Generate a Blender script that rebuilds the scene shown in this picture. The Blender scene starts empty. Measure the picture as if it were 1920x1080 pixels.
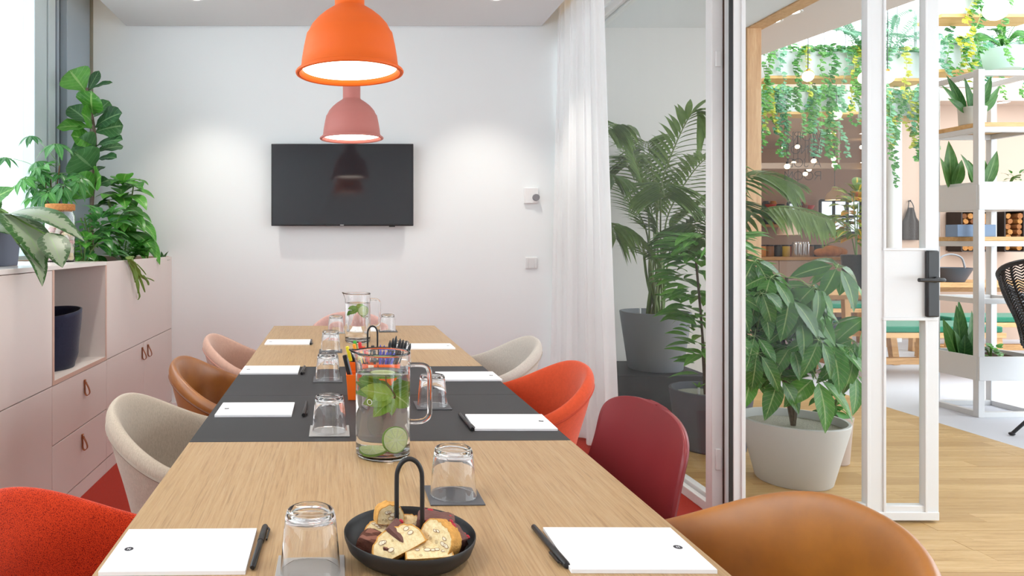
import bpy, bmesh, math, random
from mathutils import Vector, Matrix, Quaternion
random.seed(7)
R = math.radians
SC = bpy.context.scene
COL = SC.collection
# ------------------------------------------------------------------ camera, world, exposure
EYE = 1.208; F = 1300.0; VX, VY = 652.0, 454.0
cam_d = bpy.data.cameras.new('camera'); cam = bpy.data.objects.new('camera', cam_d); COL.objects.link(cam)
cam.location = (0, 0, EYE); cam.rotation_euler = (R(90), 0, 0)
cam_d.sensor_width = 36; cam_d.lens = F/1920*36
cam_d.shift_x = (960-VX)/1920; cam_d.shift_y = -(540-VY)/1920
cam_d.clip_start = .02; cam_d.clip_end = 200
SC.camera = cam
SC.view_settings.view_transform = 'Standard'; SC.view_settings.look = 'None'
SC.view_settings.gamma = 1; SC.view_settings.use_curve_mapping = False
SC.view_settings.exposure = 0.27
w = bpy.data.worlds.new('overcast_sky'); SC.world = w; w.use_nodes = True
bg = w.node_tree.nodes['Background']
bg.inputs[0].default_value = (.88, .95, 1.0, 1); bg.inputs[1].default_value = 3.4
try:
    SC.cycles.max_bounces = 14; SC.cycles.diffuse_bounces = 6; SC.cycles.glossy_bounces = 5
    SC.cycles.transmission_bounces = 14; SC.cycles.transparent_max_bounces = 24
    SC.cycles.sample_clamp_indirect = 6; SC.cycles.blur_glossy = .5
except Exception: pass

# ------------------------------------------------------------------ geometry helpers
def P(px, py, Y):               # a point of the place at depth Y
    return Vector(((px-VX)*Y/F, Y, EYE-(py-VY)*Y/F))
def T(px, py, Z):               # a point on the horizontal plane Z
    Y = F*(EYE-Z)/(py-VY); return Vector(((px-VX)*Y/F, Y, Z))
def lerp(a, b, t): return a+(b-a)*t
def interp(keys, x):
    if x <= keys[0][0]: return keys[0][1]
    for (a, va), (b, vb) in zip(keys, keys[1:]):
        if x <= b:
            t = (x-a)/(b-a); t = t*t*(3-2*t); return va+(vb-va)*t
    return keys[-1][1]
def catmull(pts, n=6):
    pts = [Vector(p) for p in pts]; out = []
    for i in range(len(pts)-1):
        p0 = pts[max(i-1, 0)]; p1 = pts[i]; p2 = pts[i+1]; p3 = pts[min(i+2, len(pts)-1)]
        for k in range(n):
            t = k/n
            out.append(.5*((2*p1)+(-p0+p2)*t+(2*p0-5*p1+4*p2-p3)*t*t+(-p0+3*p1-3*p2+p3)*t**3))
    out.append(pts[-1]); return out

class MB:
    def __init__(s): s.v = []; s.f = []; s.uv = {}
    def add(s, vs, fs):
        o = len(s.v); s.v += [tuple(p) for p in vs]; s.f += [tuple(i+o for i in f) for f in fs]; return o
    def box(s, x0, x1, y0, y1, z0, z1, M=None):
        vs = [Vector(p) for p in ((x0,y0,z0),(x1,y0,z0),(x1,y1,z0),(x0,y1,z0),(x0,y0,z1),(x1,y0,z1),(x1,y1,z1),(x0,y1,z1))]
        if M: vs = [M @ p for p in vs]
        s.add(vs, [(0,3,2,1),(4,5,6,7),(0,1,5,4),(1,2,6,5),(2,3,7,6),(3,0,4,7)]); return s
    def lathe(s, prof, seg=40, c=(0,0,0), a0=0, caps=True, M=None):
        vs = []; fs = []; n = len(prof)
        for i in range(seg):
            a = a0+2*math.pi*i/seg
            for r, z in prof: vs.append(Vector((r*math.cos(a), r*math.sin(a), z)))
        for i in range(seg):
            j = (i+1) % seg
            for k in range(n-1): fs.append((i*n+k, j*n+k, j*n+k+1, i*n+k+1))
        if caps:
            if prof[0][0] > 1e-6: fs.append(tuple(i*n for i in range(seg-1, -1, -1)))
            if prof[-1][0] > 1e-6: fs.append(tuple(i*n+n-1 for i in range(seg)))
        C = Vector(c)
        vs = [((M @ p) if M else p)+C for p in vs]
        s.add(vs, fs); return s
    def tube(s, pts, r, seg=8, closed=False, caps=True):
        pts = [Vector(p) for p in pts]; n = len(pts); vs = []; fs = []
        rr = r if isinstance(r, (list, tuple)) else [r]*n
        nrm = None
        for i in range(n):
            if closed: d = pts[(i+1) % n]-pts[i-1]
            else: d = pts[min(i+1, n-1)]-pts[max(i-1, 0)]
            if d.length < 1e-9: d = Vector((0,0,1))
            d.normalize()
            if nrm is None:
                nrm = d.orthogonal().normalized()
            else:
                nrm = (nrm-d*nrm.dot(d))
                if nrm.length < 1e-6: nrm = d.orthogonal()
                nrm.normalize()
            b = d.cross(nrm)
            for k in range(seg):
                a = 2*math.pi*k/seg
                vs.append(pts[i]+(nrm*math.cos(a)+b*math.sin(a))*rr[i])
        m = n if closed else n-1
        for i in range(m):
            j = (i+1) % n
            for k in range(seg):
                l = (k+1) % seg
                fs.append((i*seg+k, i*seg+l, j*seg+l, j*seg+k))
        if caps and not closed:
            fs.append(tuple(range(seg-1, -1, -1))); fs.append(tuple((n-1)*seg+k for k in range(seg)))
        s.add(vs, fs); return s
    def bar(s, a, b, w, h=None, up=(0,0,1)):
        a = Vector(a); b = Vector(b); h = h or w; d = (b-a); L = d.length; d.normalize()
        u = Vector(up); 
        if abs(u.dot(d)) > .98: u = Vector((0,1,0))
        x = d.cross(u).normalized(); z = x.cross(d)
        M = Matrix((( x.x, d.x, z.x, a.x), (x.y, d.y, z.y, a.y), (x.z, d.z, z.z, a.z), (0,0,0,1)))
        return s.box(-w/2, w/2, 0, L, -h/2, h/2, M)
    def prism(s, poly, z0, z1, M=None):
        n = len(poly)
        vs = [Vector((x, y, z0)) for x, y in poly]+[Vector((x, y, z1)) for x, y in poly]
        if M: vs = [M @ p for p in vs]
        fs = [tuple(range(n-1, -1, -1)), tuple(range(n, 2*n))]+[(i, (i+1) % n, n+(i+1) % n, n+i) for i in range(n)]
        s.add(vs, fs); return s
    def grid(s, fn, nu, nv, wrapu=False):
        vs = [fn(i/(nu if wrapu else nu-1), j/(nv-1)) for i in range(nu) for j in range(nv)]
        fs = []
        for i in range(nu if wrapu else nu-1):
            k = (i+1) % nu
            for j in range(nv-1): fs.append((i*nv+j, k*nv+j, k*nv+j+1, i*nv+j+1))
        s.add(vs, fs); return s
    def ball(s, c, r, nu=12, nv=8, sc=(1,1,1)):
        c = Vector(c)
        prof = [(math.sin(math.pi*k/nv)*r, -math.cos(math.pi*k/nv)*r) for k in range(nv+1)]
        o = len(s.v); s.lathe(prof, nu, (0,0,0), caps=False)
        s.v[o:] = [tuple(c+Vector((p[0]*sc[0], p[1]*sc[1], p[2]*sc[2]))) for p in s.v[o:]]; return s
    def leaf(s, base, tip, width, arch=.15, up=(0,0,1), prof='ovate', fold=.15, nl=8, wave=0, curl=0):
        base = Vector(base); tip = Vector(tip); d = tip-base; L = d.length
        u = Vector(up); side = d.cross(u)
        if side.length < 1e-6: side = d.orthogonal()
        side.normalize(); nrm = side.cross(d).normalized()
        ctrl = (base+tip)/2+nrm*arch*L
        o = len(s.v); vs = []; fs = []
        W5 = (-1, -.5, 0, .5, 1)
        for i in range(nl+1):
            t = i/nl
            c = base*(1-t)**2+ctrl*2*t*(1-t)+tip*t*t
            tg = (ctrl-base)*(1-t)+(tip-ctrl)*t
            n2 = side.cross(tg)
            n2.normalize()
            if prof == 'ovate': ww = math.sin(math.pi*min(1, t**.75))**.9
            elif prof == 'obovate': ww = (math.sin(math.pi*t**1.35)**.75)*(.55+.45*t)*1.15 if t < 1 else 0
            elif prof == 'lance': ww = math.sin(math.pi*t**.7)**1.15
            elif prof == 'strap': ww = min(1, 4*t+.5)*(1-t**4)
            else: ww = math.sin(math.pi*t)
            ww = max(ww, .02)*width/2
            for q in W5:
                wv = wave*width*math.sin(t*17+q*2.3)*abs(q)
                vs.append(c+side*q*ww+n2*(fold*abs(q)*ww+wv-curl*q*q*ww))
                s.uv[o+len(vs)-1] = (q, t)
        for i in range(nl):
            for q in range(4):
                a = i*5+q; fs.append((a, a+1, a+6, a+5))
        s.add(vs, fs); return s
    def build(s, name, mat, parent=None, loc=None, rotz=0, smooth=True, angle=38, bevel=0, seg=2, solid=0, sub=0):
        me = bpy.data.meshes.new(name); me.from_pydata(s.v, [], s.f); me.update()
        if s.uv:
            at = me.attributes.new('luv', 'FLOAT_VECTOR', 'POINT')
            for i, (a, b) in s.uv.items(): at.data[i].vector = (a, b, 0)
        if mat: me.materials.append(mat)
        if smooth:
            me.shade_smooth(); me.set_sharp_from_angle(angle=R(angle))
        o = bpy.data.objects.new(name, me); COL.objects.link(o)
        if parent: o.parent = parent
        if loc is not None: o.location = loc
        if rotz: o.rotation_euler = (0, 0, rotz)
        if solid:
            m = o.modifiers.new('thickness', 'SOLIDIFY'); m.thickness = solid; m.offset = 0
        if bevel:
            m = o.modifiers.new('edge', 'BEVEL'); m.width = bevel; m.segments = seg; m.limit_method = 'ANGLE'; m.angle_limit = R(40)
        if sub:
            m = o.modifiers.new('sub', 'SUBSURF'); m.levels = sub; m.render_levels = sub
        return o

def tag(o, label, cat=None, group=None, kind=None):
    if label: o['label'] = label
    if cat: o['category'] = cat
    if group: o['group'] = group
    if kind: o['kind'] = kind
    return o
def thing(name, label, cat, loc=(0,0,0), rotz=0, group=None, kind=None):
    o = bpy.data.objects.new(name, None); COL.objects.link(o); o.empty_display_size = .1
    o.location = loc; o.rotation_euler = (0, 0, rotz)
    return tag(o, label, cat, group, kind)
def struct(o): o['kind'] = 'structure'; return o
def copy_tree(o, parent=None):
    c = o.copy(); COL.objects.link(c)
    if parent: c.parent = parent
    for ch in list(o.children): copy_tree(ch, c)
    return c

# ------------------------------------------------------------------ materials
def lin(h):
    if isinstance(h, str):
        h = h.lstrip('#'); c = [int(h[i:i+2], 16)/255 for i in (0, 2, 4)]
    else: c = [x/255 for x in h]
    return tuple((x/12.92 if x <= .04045 else ((x+.055)/1.055)**2.4) for x in c)+(1,)
class N:
    def __init__(s, name):
        s.m = bpy.data.materials.new(name); s.m.use_nodes = True; s.t = s.m.node_tree
        s.b = s.t.nodes['Principled BSDF']; s.out = s.t.nodes['Material Output']
    def n(s, ty, **kw):
        nd = s.t.nodes.new(ty)
        for k, v in kw.items():
            if k.startswith('i_'):
                key = k[2:]; key = int(key) if key.isdigit() else key
                nd.inputs[key].default_value = v
            else: setattr(nd, k, v)
        return nd
    def l(s, a, b): s.t.links.new(a, b)
    def coord(s, scale=(1,1,1), kind='Object', rot=(0,0,0)):
        tc = s.n('ShaderNodeTexCoord'); mp = s.n('ShaderNodeMapping'); mp.inputs['Scale'].default_value = scale
        mp.inputs['Rotation'].default_value = rot
        s.l(tc.outputs[kind], mp.inputs[0]); return mp.outputs[0]
    def noise(s, vec, scale, detail=4, rough=.6):
        nd = s.n('ShaderNodeTexNoise'); nd.inputs['Scale'].default_value = scale; nd.inputs['Detail'].default_value = detail
        nd.inputs['Roughness'].default_value = rough; s.l(vec, nd.inputs['Vector']); return nd.outputs['Fac']
    def ramp(s, fac, stops):
        r = s.n('ShaderNodeValToRGB'); e = r.color_ramp.elements
        while len(e) > len(stops): e.remove(e[-1])
        while len(e) < len(stops): e.new(.5)
        for el, (p, c) in zip(e, stops): el.position = p; el.color = c
        s.l(fac, r.inputs[0]); return r.outputs[0]
    def mix(s, a, b, fac, mode='MIX'):
        m = s.n('ShaderNodeMix', data_type='RGBA', blend_type=mode)
        for sock, val in ((m.inputs[6], a), (m.inputs[7], b)):
            if hasattr(val, 'is_linked') or hasattr(val, 'links'): s.l(val, sock)
            else: sock.default_value = val
        if isinstance(fac, (int, float)): m.inputs[0].default_value = fac
        else: s.l(fac, m.inputs[0])
        return m.outputs[2]
    def math(s, op, a, b=None, c=None):
        m = s.n('ShaderNodeMath', operation=op)
        for i, val in enumerate((a, b, c)):
            if val is None: continue
            if isinstance(val, (int, float)): m.inputs[i].default_value = val
            else: s.l(val, m.inputs[i])
        return m.outputs[0]
    def bump(s, h, strength=.2, dist=.002):
        bp = s.n('ShaderNodeBump'); bp.inputs['Strength'].default_value = strength; bp.inputs['Distance'].default_value = dist
        s.l(h, bp.inputs['Height']); s.l(bp.outputs[0], s.b.inputs['Normal'])
    def base(s, c):
        if isinstance(c, tuple): s.b.inputs['Base Color'].default_value = c
        else: s.l(c, s.b.inputs['Base Color'])
        return s
    def set(s, **kw):
        for k, v in kw.items(): s.b.inputs[k.replace('_', ' ')].default_value = v
        return s
def plain(name, c, rough=.5, spec=.5, metal=0, noise=0, nscale=40, bump=0, bscale=200, bdist=.001, coat=0, sheen=0):
    k = N(name); col = lin(c)
    k.set(Roughness=rough, Metallic=metal); k.b.inputs['Specular IOR Level'].default_value = spec
    if coat: k.set(Coat_Weight=coat)
    if sheen: k.set(Sheen_Weight=sheen)
    v = k.coord() if (noise or bump) else None
    if noise:
        f = k.noise(v, nscale)
        d = tuple(x*(1-noise) for x in col[:3])+(1,); u = tuple(min(1, x*(1+noise)) for x in col[:3])+(1,)
        k.base(k.ramp(f, [(.3, d), (.7, u)]))
    else: k.base(col)
    if bump: k.bump(k.noise(v, bscale, 3), bump, bdist)
    return k.m
def wood(name, c1, c2, c3, stretch=(14, .9, 14), scale=3.2, rough=.5, bump=.15, rnd=0, pores=None):
    k = N(name); v = k.coord(stretch)
    if rnd:
        oi = k.n('ShaderNodeObjectInfo'); va = k.n('ShaderNodeVectorMath', operation='ADD')
        sc = k.n('ShaderNodeVectorMath', operation='SCALE'); cm = k.n('ShaderNodeCombineXYZ')
        k.l(oi.outputs['Random'], cm.inputs[0]); k.l(oi.outputs['Random'], cm.inputs[1]); k.l(cm.outputs[0], sc.inputs[0]); sc.inputs['Scale'].default_value = 60
        k.l(v, va.inputs[0]); k.l(sc.outputs[0], va.inputs[1]); v = va.outputs[0]
    a = k.noise(v, scale, 8, .7); b = k.noise(v, scale*7, 3, .6); g = k.noise(v, scale*.3, 2)
    m = k.math('ADD', k.math('MULTIPLY', a, .55), k.math('ADD', k.math('MULTIPLY', b, .25), k.math('MULTIPLY', g, .2)))
    col = k.ramp(m, [(.36, lin(c1)), (.5, lin(c2)), (.64, lin(c3))])
    if rnd:
        col = k.mix(col, lin(c1), k.math('MULTIPLY', oi.outputs['Random'], rnd))
    if pores:
        pn = k.noise(k.coord(pores), 1.0, 2, .5); col = k.mix(col, tuple(x*.72 for x in lin(c1)[:3])+(1,), k.math('MULTIPLY', k.math('SMOOTH_MIN', k.math('MAXIMUM', k.math('MULTIPLY', k.math('SUBTRACT', .42, pn), 9), 0), 1, .1), .55))
    k.base(col); k.set(Roughness=rough); k.b.inputs['Specular IOR Level'].default_value = .4
    k.bump(m, bump, .002); return k.m
def fabric(name, c, dark=.75, scale=900, streak=None, bump=.35, rough=.9, sheen=.25):
    k = N(name); col = lin(c); d = tuple(x*dark for x in col[:3])+(1,)
    v = k.coord(streak or (1, 1, 1))
    f = k.noise(v, scale*.12, 6, .75); wv = k.noise(k.coord(), scale, 2)
    k.base(k.ramp(f, [(.34, d), (.66, col)])); k.set(Roughness=rough, Sheen_Weight=sheen, Sheen_Roughness=.4)
    k.b.inputs['Specular IOR Level'].default_value = .2
    k.bump(k.math('ADD', f, wv), bump, .0012); return k.m
def knit(name, c, dark):
    k = N(name); v = k.coord((1, 1, 1)); vo = k.n('ShaderNodeTexVoronoi'); vo.inputs['Scale'].default_value = 620; k.l(v, vo.inputs['Vector'])
    h = k.math('SUBTRACT', 1, vo.outputs['Distance']); f = k.noise(v, 14)
    k.base(k.ramp(k.math('ADD', k.math('MULTIPLY', h, .8), k.math('MULTIPLY', f, .2)), [(.2, lin(dark)), (.62, lin(c))])); k.set(Roughness=.85, Sheen_Weight=.15)
    k.b.inputs['Specular IOR Level'].default_value = .2; k.bump(h, .4, .0015); return k.m
def glassy(name, tint=(1,1,1,1), ior=1.45, rough=0):
    k = N(name); k.base(tint); k.set(Roughness=rough, IOR=ior, Transmission_Weight=1); return k.m
def pane_mat(name, tint=(.97,.98,.98,1), refl=.9):
    k = N(name); tr = k.n('ShaderNodeBsdfTransparent'); tr.inputs[0].default_value = tint
    gl = k.n('ShaderNodeBsdfGlossy'); gl.inputs['Roughness'].default_value = .01
    fr = k.n('ShaderNodeFresnel'); ge = k.n('ShaderNodeNewGeometry')
    k.l(k.math('SUBTRACT', 1.45, k.math('MULTIPLY', ge.outputs['Backfacing'], 1.45-1/1.45)), fr.inputs[0])
    mx = k.n('ShaderNodeMixShader'); k.l(k.math('MULTIPLY', fr.outputs[0], refl), mx.inputs[0])
    k.l(tr.outputs[0], mx.inputs[1]); k.l(gl.outputs[0], mx.inputs[2]); k.l(mx.outputs[0], k.out.inputs[0]); return k.m
def emit(name, c, s):
    k = N(name); k.base(lin(c)); k.b.inputs['Emission Color'].default_value = lin(c); k.b.inputs['Emission Strength'].default_value = s; return k.m
def leafmat(name, c, c2, rib=None, veins=14, rough=.38, var=.5, ribw=.07, center=None):
    k = N(name); at = k.n('ShaderNodeAttribute', attribute_name='luv'); sx = k.n('ShaderNodeSeparateXYZ'); k.l(at.outputs['Vector'], sx.inputs[0])
    au = k.math('ABSOLUTE', sx.outputs[0]); oi = k.n('ShaderNodeObjectInfo')
    f = k.noise(k.coord(), 26, 3); ff = k.math('ADD', k.math('MULTIPLY', f, .7), k.math('MULTIPLY', oi.outputs['Random'], var))
    col = k.ramp(ff, [(.3, lin(c)), (.85, lin(c2))])
    if center:
        n2 = k.noise(k.coord((1,1,1)), 55, 5, .7)
        msk = k.math('GREATER_THAN', k.math('ADD', k.math('SUBTRACT', .72, au), k.math('MULTIPLY', k.math('SUBTRACT', n2, .5), 1.5)), .12)
        col = k.mix(col, lin(center), k.math('MULTIPLY', msk, .82))
    ph = k.math('SUBTRACT', k.math('MULTIPLY', sx.outputs[1], veins), k.math('MULTIPLY', au, 1.6))
    vn = k.math('FRACT', ph); vm = k.math('LESS_THAN', vn, .12)
    rm = k.math('LESS_THAN', au, ribw)
    rc = lin(rib) if rib else lin(c2)
    col = k.mix(col, rc, k.math('MULTIPLY', vm, .28)); col = k.mix(col, rc, k.math('MULTIPLY', rm, .7))
    k.base(col); k.set(Roughness=rough); k.b.inputs['Specular IOR Level'].default_value = .5
    k.bump(k.math('SUBTRACT', 1, k.math('MAXIMUM', vm, rm)), .25, .002)
    tl = k.n('ShaderNodeBsdfTranslucent'); k.l(col, tl.inputs[0]); mx = k.n('ShaderNodeMixShader'); mx.inputs[0].default_value = .32
    k.l(k.b.outputs[0], mx.inputs[1]); k.l(tl.outputs[0], mx.inputs[2]); k.l(mx.outputs[0], k.out.inputs[0]); return k.m

M = {}
M['wall'] = plain('wall_paint', '#eef2f3', .9, .2, bump=.05, bscale=300)
M['ceil'] = plain('ceiling_paint', '#dedfdf', .9, .2)
M['white'] = plain('white_paint', '#ececec', .4, .4)
M['frame'] = plain('white_powder_coat', '#dfe0e0', .35, .5)
M['cab'] = plain('blush_laminate', '#e2d8d2', .45, .4, bump=.03)
M['cabedge'] = plain('laminate_edge', '#cfae9d', .5, .4)
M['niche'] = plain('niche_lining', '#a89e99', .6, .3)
M['gap'] = plain('joint_shadow', '#5a4a42', .9, .1)
M['carpet'] = fabric('red_carpet', '#b52c17', .55, 1400, bump=.9, sheen=.1)
M['oak'] = wood('oak_veneer', '#9d7a55', '#b09068', '#ba9e7a', (42, .9, 42), 6.0, .42, .15, pores=(420, 9, 420))
M['oakedge'] = wood('oak_edge', '#b5875a', '#cda476', '#dcb98c', (26, .8, 26), 4, .5, .1)
M['inlay'] = plain('charcoal_linoleum', '#2e2d2f', .55, .4, noise=.06, nscale=6)
M['blackmetal'] = plain('black_steel', '#222223', .42, .5)
M['plank'] = wood('oak_plank', '#a8824e', '#caa670', '#d6b988', (.9, 14, 14), 3.4, .42, .12, rnd=.75)
M['whitefloor'] = plain('white_floor', '#c9cad0', .5, .4)
M['bluegrey'] = plain('blue_grey_frame', '#a3b0bb', .5, .4)
M['bluegreylt'] = plain('pale_blue_frame', '#c6d3d7', .45, .4)
M['darkgap'] = plain('rubber_gasket', '#3a4049', .7, .3)
M['black'] = plain('black_plastic', '#17171a', .35, .5)
M['paper'] = plain('white_paper', '#f4f4f6', .7, .3)
M['logo'] = plain('charcoal_print', '#3c3c42', .6, .3)
M['glass'] = glassy('clear_glass', (1,1,1,1), 1.47)
M['water'] = glassy('water', (.995,1,.995,1), 1.33)
M['pane'] = pane_mat('window_glass')
M['pane2'] = pane_mat('partition_glass', (.97,.975,.97,1), .28)
# ================================================================== THE ROOM
YB = 4.98; XL = -1.84; XP = 1.604; ZC = 2.758; ZT = 2.96; YN = -2.2
# carpet
struct(MB().box(-1.95, XP+.02, YN, YB, -.05, 0).build('floor', M['carpet'], smooth=False))
# back wall (runs up past the hung ceiling raft), rear wall
struct(MB().box(XL-.25, XP+.06, YB, YB+.12, -.05, 3.1).build('wall_back', M['wall'], smooth=False))
struct(MB().box(XL-.25, 5.2, YN-.12, YN, -.05, 3.1).build('wall_rear', M['wall'], smooth=False))
struct(MB().box(-1.264, XP-.02, YB-.014, YB, 0, .06).build('baseboard_back', M['white'], bevel=.003))
# upper ceiling and hung raft
struct(MB().box(XL-.25, XP+.06, YN, YB, ZT, ZT+.14).build('ceiling', M['ceil'], smooth=False))
raft = struct(MB().box(-1.587, 1.389, YN+.25, YB-.012, ZC, ZC+.06).build('ceiling_raft', M['ceil'], smooth=False))
MB().box(-1.40, 1.30, YB-.012, YB-.002, ZC+.012, ZC+.05).build('shadow_gap', M['gap'], raft)
# cove light strips lying on the raft edges
for nm, lab, x in (('cove_light', 'warm light strip in the ceiling cove above the curtain', 1.33), ('cove_light', 'warm light strip in the ceiling cove on the window side', -1.53)):
    t = thing(nm, lab, 'light', (x, 2.4, ZC+.06))
    MB().box(-.02, .02, -2.3, 2.4, .0, .012).build('strip_base', M['white'], t)
    MB().box(-.015, .015, -2.3, 2.4, .013, .02).build('light_strip', emit('warm_strip', '#ffdca8', 5.0), t)
# left wall: blue-grey pier and the tall window
struct(MB().box(XL-.22, XL, 4.55, YB, 0, 3.1).build('wall_left', M['bluegrey'], bevel=.004))
struct(MB().box(XL-.02, XL+.012, 4.945, YB-.001, 1.1, 2.95).build('trim_1', plain('taupe_trim', '#8d8878', .6), smooth=False))
struct(MB().box(XL-.22, XL, YN, 4.55, 0, 1.06).build('wall_left_parapet', M['wall'], smooth=False))
win = struct(thing('window_1', 'tall white-lit window with blue-grey frame behind the planted cabinet', None, (XL, 0, 1.06)))
def wbox(name, y0, y1, x0, x1, z0, z1, m): return MB().box(x0, x1, y0, y1, z0, z1).build(name, m, win, bevel=.004)
wbox('mullion', 4.10, 4.265, -.14, -.01, 0, 1.9, M['bluegreylt'])
wbox('gasket', 4.265, 4.315, -.14, -.06, 0, 1.9, M['darkgap'])  # dark-coloured strip set back in the frame groove, likewise below
wbox('mullion', 4.312, 4.415, -.14, -.02, 0, 1.9, M['bluegreylt'])
wbox('gasket', 4.415, 4.47, -.14, -.05, 0, 1.9, M['darkgap'])
wbox('mullion', 4.466, 4.50, -.14, -.03, 0, 1.9, M['bluegrey'])
wbox('gasket', 4.50, 4.55, -.14, -.045, 0, 1.9, M['darkgap'])
for y0 in (2.35, .55, -1.25): wbox('mullion', y0-.06, y0+.06, -.14, -.02, 0, 1.9, M['bluegreylt'])
wbox('sill_rail', YN, 4.10, -.14, -.02, 0, .07, M['bluegreylt'])
wbox('head_rail', YN, 4.10, -.14, -.02, 1.83, 1.9, M['bluegreylt'])
for y0, y1 in ((2.41, 4.10), (.61, 2.29), (-1.19, .49), (YN, -1.31)):
    MB().box(-.085, -.075, y0, y1, .07, 1.83).build('pane', M['pane'], win, smooth=False)
# right side: glazed partition
part = struct(thing('wall_right', 'white framed glass partition between the meeting room and the lobby', None, (XP, 0, 0)))
def pbox(name, x0, x1, y0, y1, z0, z1, m=None, b=.003): return MB().box(x0, x1, y0, y1, z0, z1).build(name, m or M['frame'], part, bevel=b)
ZG = 2.62
pbox('bottom_rail', .0, .028, 3.10, YB, 0, .045); pbox('bottom_rail', .034, .07, 3.10, YB, 0, .062)
pbox('top_rail', 0, .03, 3.05, YB, ZG, ZG+.05); pbox('top_rail', .034, .07, 3.05, YB, ZG-.015, ZG+.05)
pbox('bulkhead', -.01, .08, YN, YB, ZG+.05, ZT, M['wall'], 0)
pbox('post', -.002, .048, 3.052, 3.105, 0, ZG); pbox('post', .045, .066, 3.06, 3.105, 0, ZG, M['frame'])
pbox('shadow_joint', .048, .052, 3.048, 3.10, 0, ZG, M['gap'], 0)
pbox('jamb', .052, .094, 3.046, 3.10, 0, ZG)
MB().box(.03, .036, 3.10, YB, .05, ZG).build('pane', M['pane2'], part, smooth=False)
# the fixed glazing this side of the doorway
pbox('post', 0, .07, 1.40, 1.47, 0, ZG); pbox('bottom_rail', 0, .07, YN, 1.40, 0, .062); pbox('top_rail', 0, .07, YN, 3.05, ZG-.015, ZG+.05)
for y in (.1, -1.1): pbox('post', 0, .07, y-.03, y+.03, .06, ZG)
for y0, y1 in ((.13, 1.40), (-1.07, .07), (YN, -1.13)):
    MB().box(.03, .036, y0, y1, .06, ZG).build('pane', M['pane2'], part, smooth=False)
# ------------------------------------------------------------------ open glazed door
YD = 2.985
def dx(px): return (px-VX)*YD/F
def dz(py): return EYE-(py-VY)*YD/F
dr = struct(thing('door_1', 'white framed glass door swung open into the lobby', None, (0, YD, 0)))
ZD = 2.58; DT = .034
def dbox(name, px0, px1, z0, z1, y0=-.0, y1=DT, m=None, b=.004, par=None): return MB().box(dx(px0), dx(px1), y0, y1, z0, z1).build(name, m or M['frame'], par or dr, bevel=b)
zb = .012
for pa, pb in ((118, 88), (890, 850)): MB().box(dx(1356), dx(1366), .058, .066, dz(pa), dz(pb)).build('hinge', M['frame'], dr, bevel=.002)
dbox('stile', 1374.5, 1397, zb, ZD)
MB().box(dx(1368), dx(1374.5), .0, .008, .01, ZD).build('rubber_seal', M['black'], dr)
dbox('stile', 1737, 1761, zb, ZD); dbox('mullion', 1630, 1656, zb, ZD)
dbox('bottom_rail', 1397, 1630, zb, dz(945)); dbox('bottom_rail', 1656, 1737, zb, dz(948)); dbox('top_rail', 1397, 1737, ZD-.07, ZD)
# raised glazing beads
for a, b in ((1389, 1397), (1624, 1631), (1655, 1660), (1733, 1738)): dbox('glazing_bead', a, b, zb+.03, ZD-.03, -.006, DT-.006, M['frame'], .002)
dbox('kick_strip', 1397, 1759, zb, zb+.035, -.007, .02, M['frame'], .002)
lp = dbox('lock_panel', 1654, 1752, dz(597), dz(467), -.004, DT+.004)
dbox('panel_bead', 1654, 1757, dz(601), dz(595), -.008, DT, None, .002); dbox('panel_bead', 1654, 1757, dz(470), dz(465), -.008, DT, None, .002)
for a, b, z0, z1 in ((1397, 1630, dz(945), ZD-.07), (1656, 1737, dz(948), dz(599)), (1656, 1737, dz(466), ZD-.07)):
    MB().box(dx(a), dx(b), .014, .020, z0, z1).build('pane', M['pane2'], dr, smooth=False)
hd = MB().box(dx(1731.5), dx(1754.5), -.022, -.004, dz(594), dz(470)).build('escutcheon', M['blackmetal'], dr, bevel=.006, seg=3)
tag(hd, 'black lever handle on a long backplate')
q = MB(); zc = dz(524)
q.tube(catmull([(dx(1746), -.022, zc), (dx(1747), -.05, zc), (dx(1744), -.066, zc+.001), (dx(1728), -.068, zc), (dx(1700), -.064, zc+.001)], 6), .0085, 12)
q.build('lever', M['blackmetal'], hd)
MB().lathe([(0, 0), (.013, 0), (.013, .012), (0, .012)], 20, M=Matrix.Translation((dx(1746), -.022, zc)) @ Matrix.Rotation(R(90), 4, 'X')).build('lever_rose', M['blackmetal'], hd)
q = MB(); q.tube([(dx(1750), DT+.05, zc), (dx(1764), DT+.05, zc)], .008, 10); q.tube([(dx(1750), DT, zc), (dx(1750), DT+.05, zc)], .008, 10); q.build('lever', M['blackmetal'], hd)
# lettering on the pane: strokes of thin black film, reading the right way round from the lobby
GL = {
 'W': [[(0,1),(.22,0),(.5,.95),(.78,0),(1,1)]], 'O': ['O'], 'R': [[(0,0),(0,1),(.45,1)], ('arc', .45, .76, .27, .24, 90, -90), [(.45,.52),(0,.52)], [(.4,.52),(.75,0)]],
 'K': [[(0,0),(0,1)], [(.72,1),(0,.38)], [(.27,.6),(.75,0)]], 'I': [[(0,0),(0,1)]], 'S': [('arc', .33, .745, .3, .255, 30, 270), ('arc', .33, .25, .33, .25, 90, -140)],
 'N': [[(0,0),(0,1),(.78,0),(.78,1)]], 'T': [[(0,1),(.74,1)], [(.37,1),(.37,0)]], 'A': [[(0,0),(.42,1),(.84,0)], [(.14,.33),(.7,.33)]],
 'J': [[(.46,1),(.46,.25)], ('arc', .23, .25, .23, .25, 0, -170)], 'B': [[(.38,.53),(0,.53),(0,0),(.42,0)], [(0,.53),(0,1),(.38,1)], ('arc', .38, .765, .24, .235, 90, -90), ('arc', .42, .265, .27, .265, 90, -90)],
 'M': [[(0,0),(0,1),(.44,.35),(.88,1),(.88,0)]]}
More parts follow.
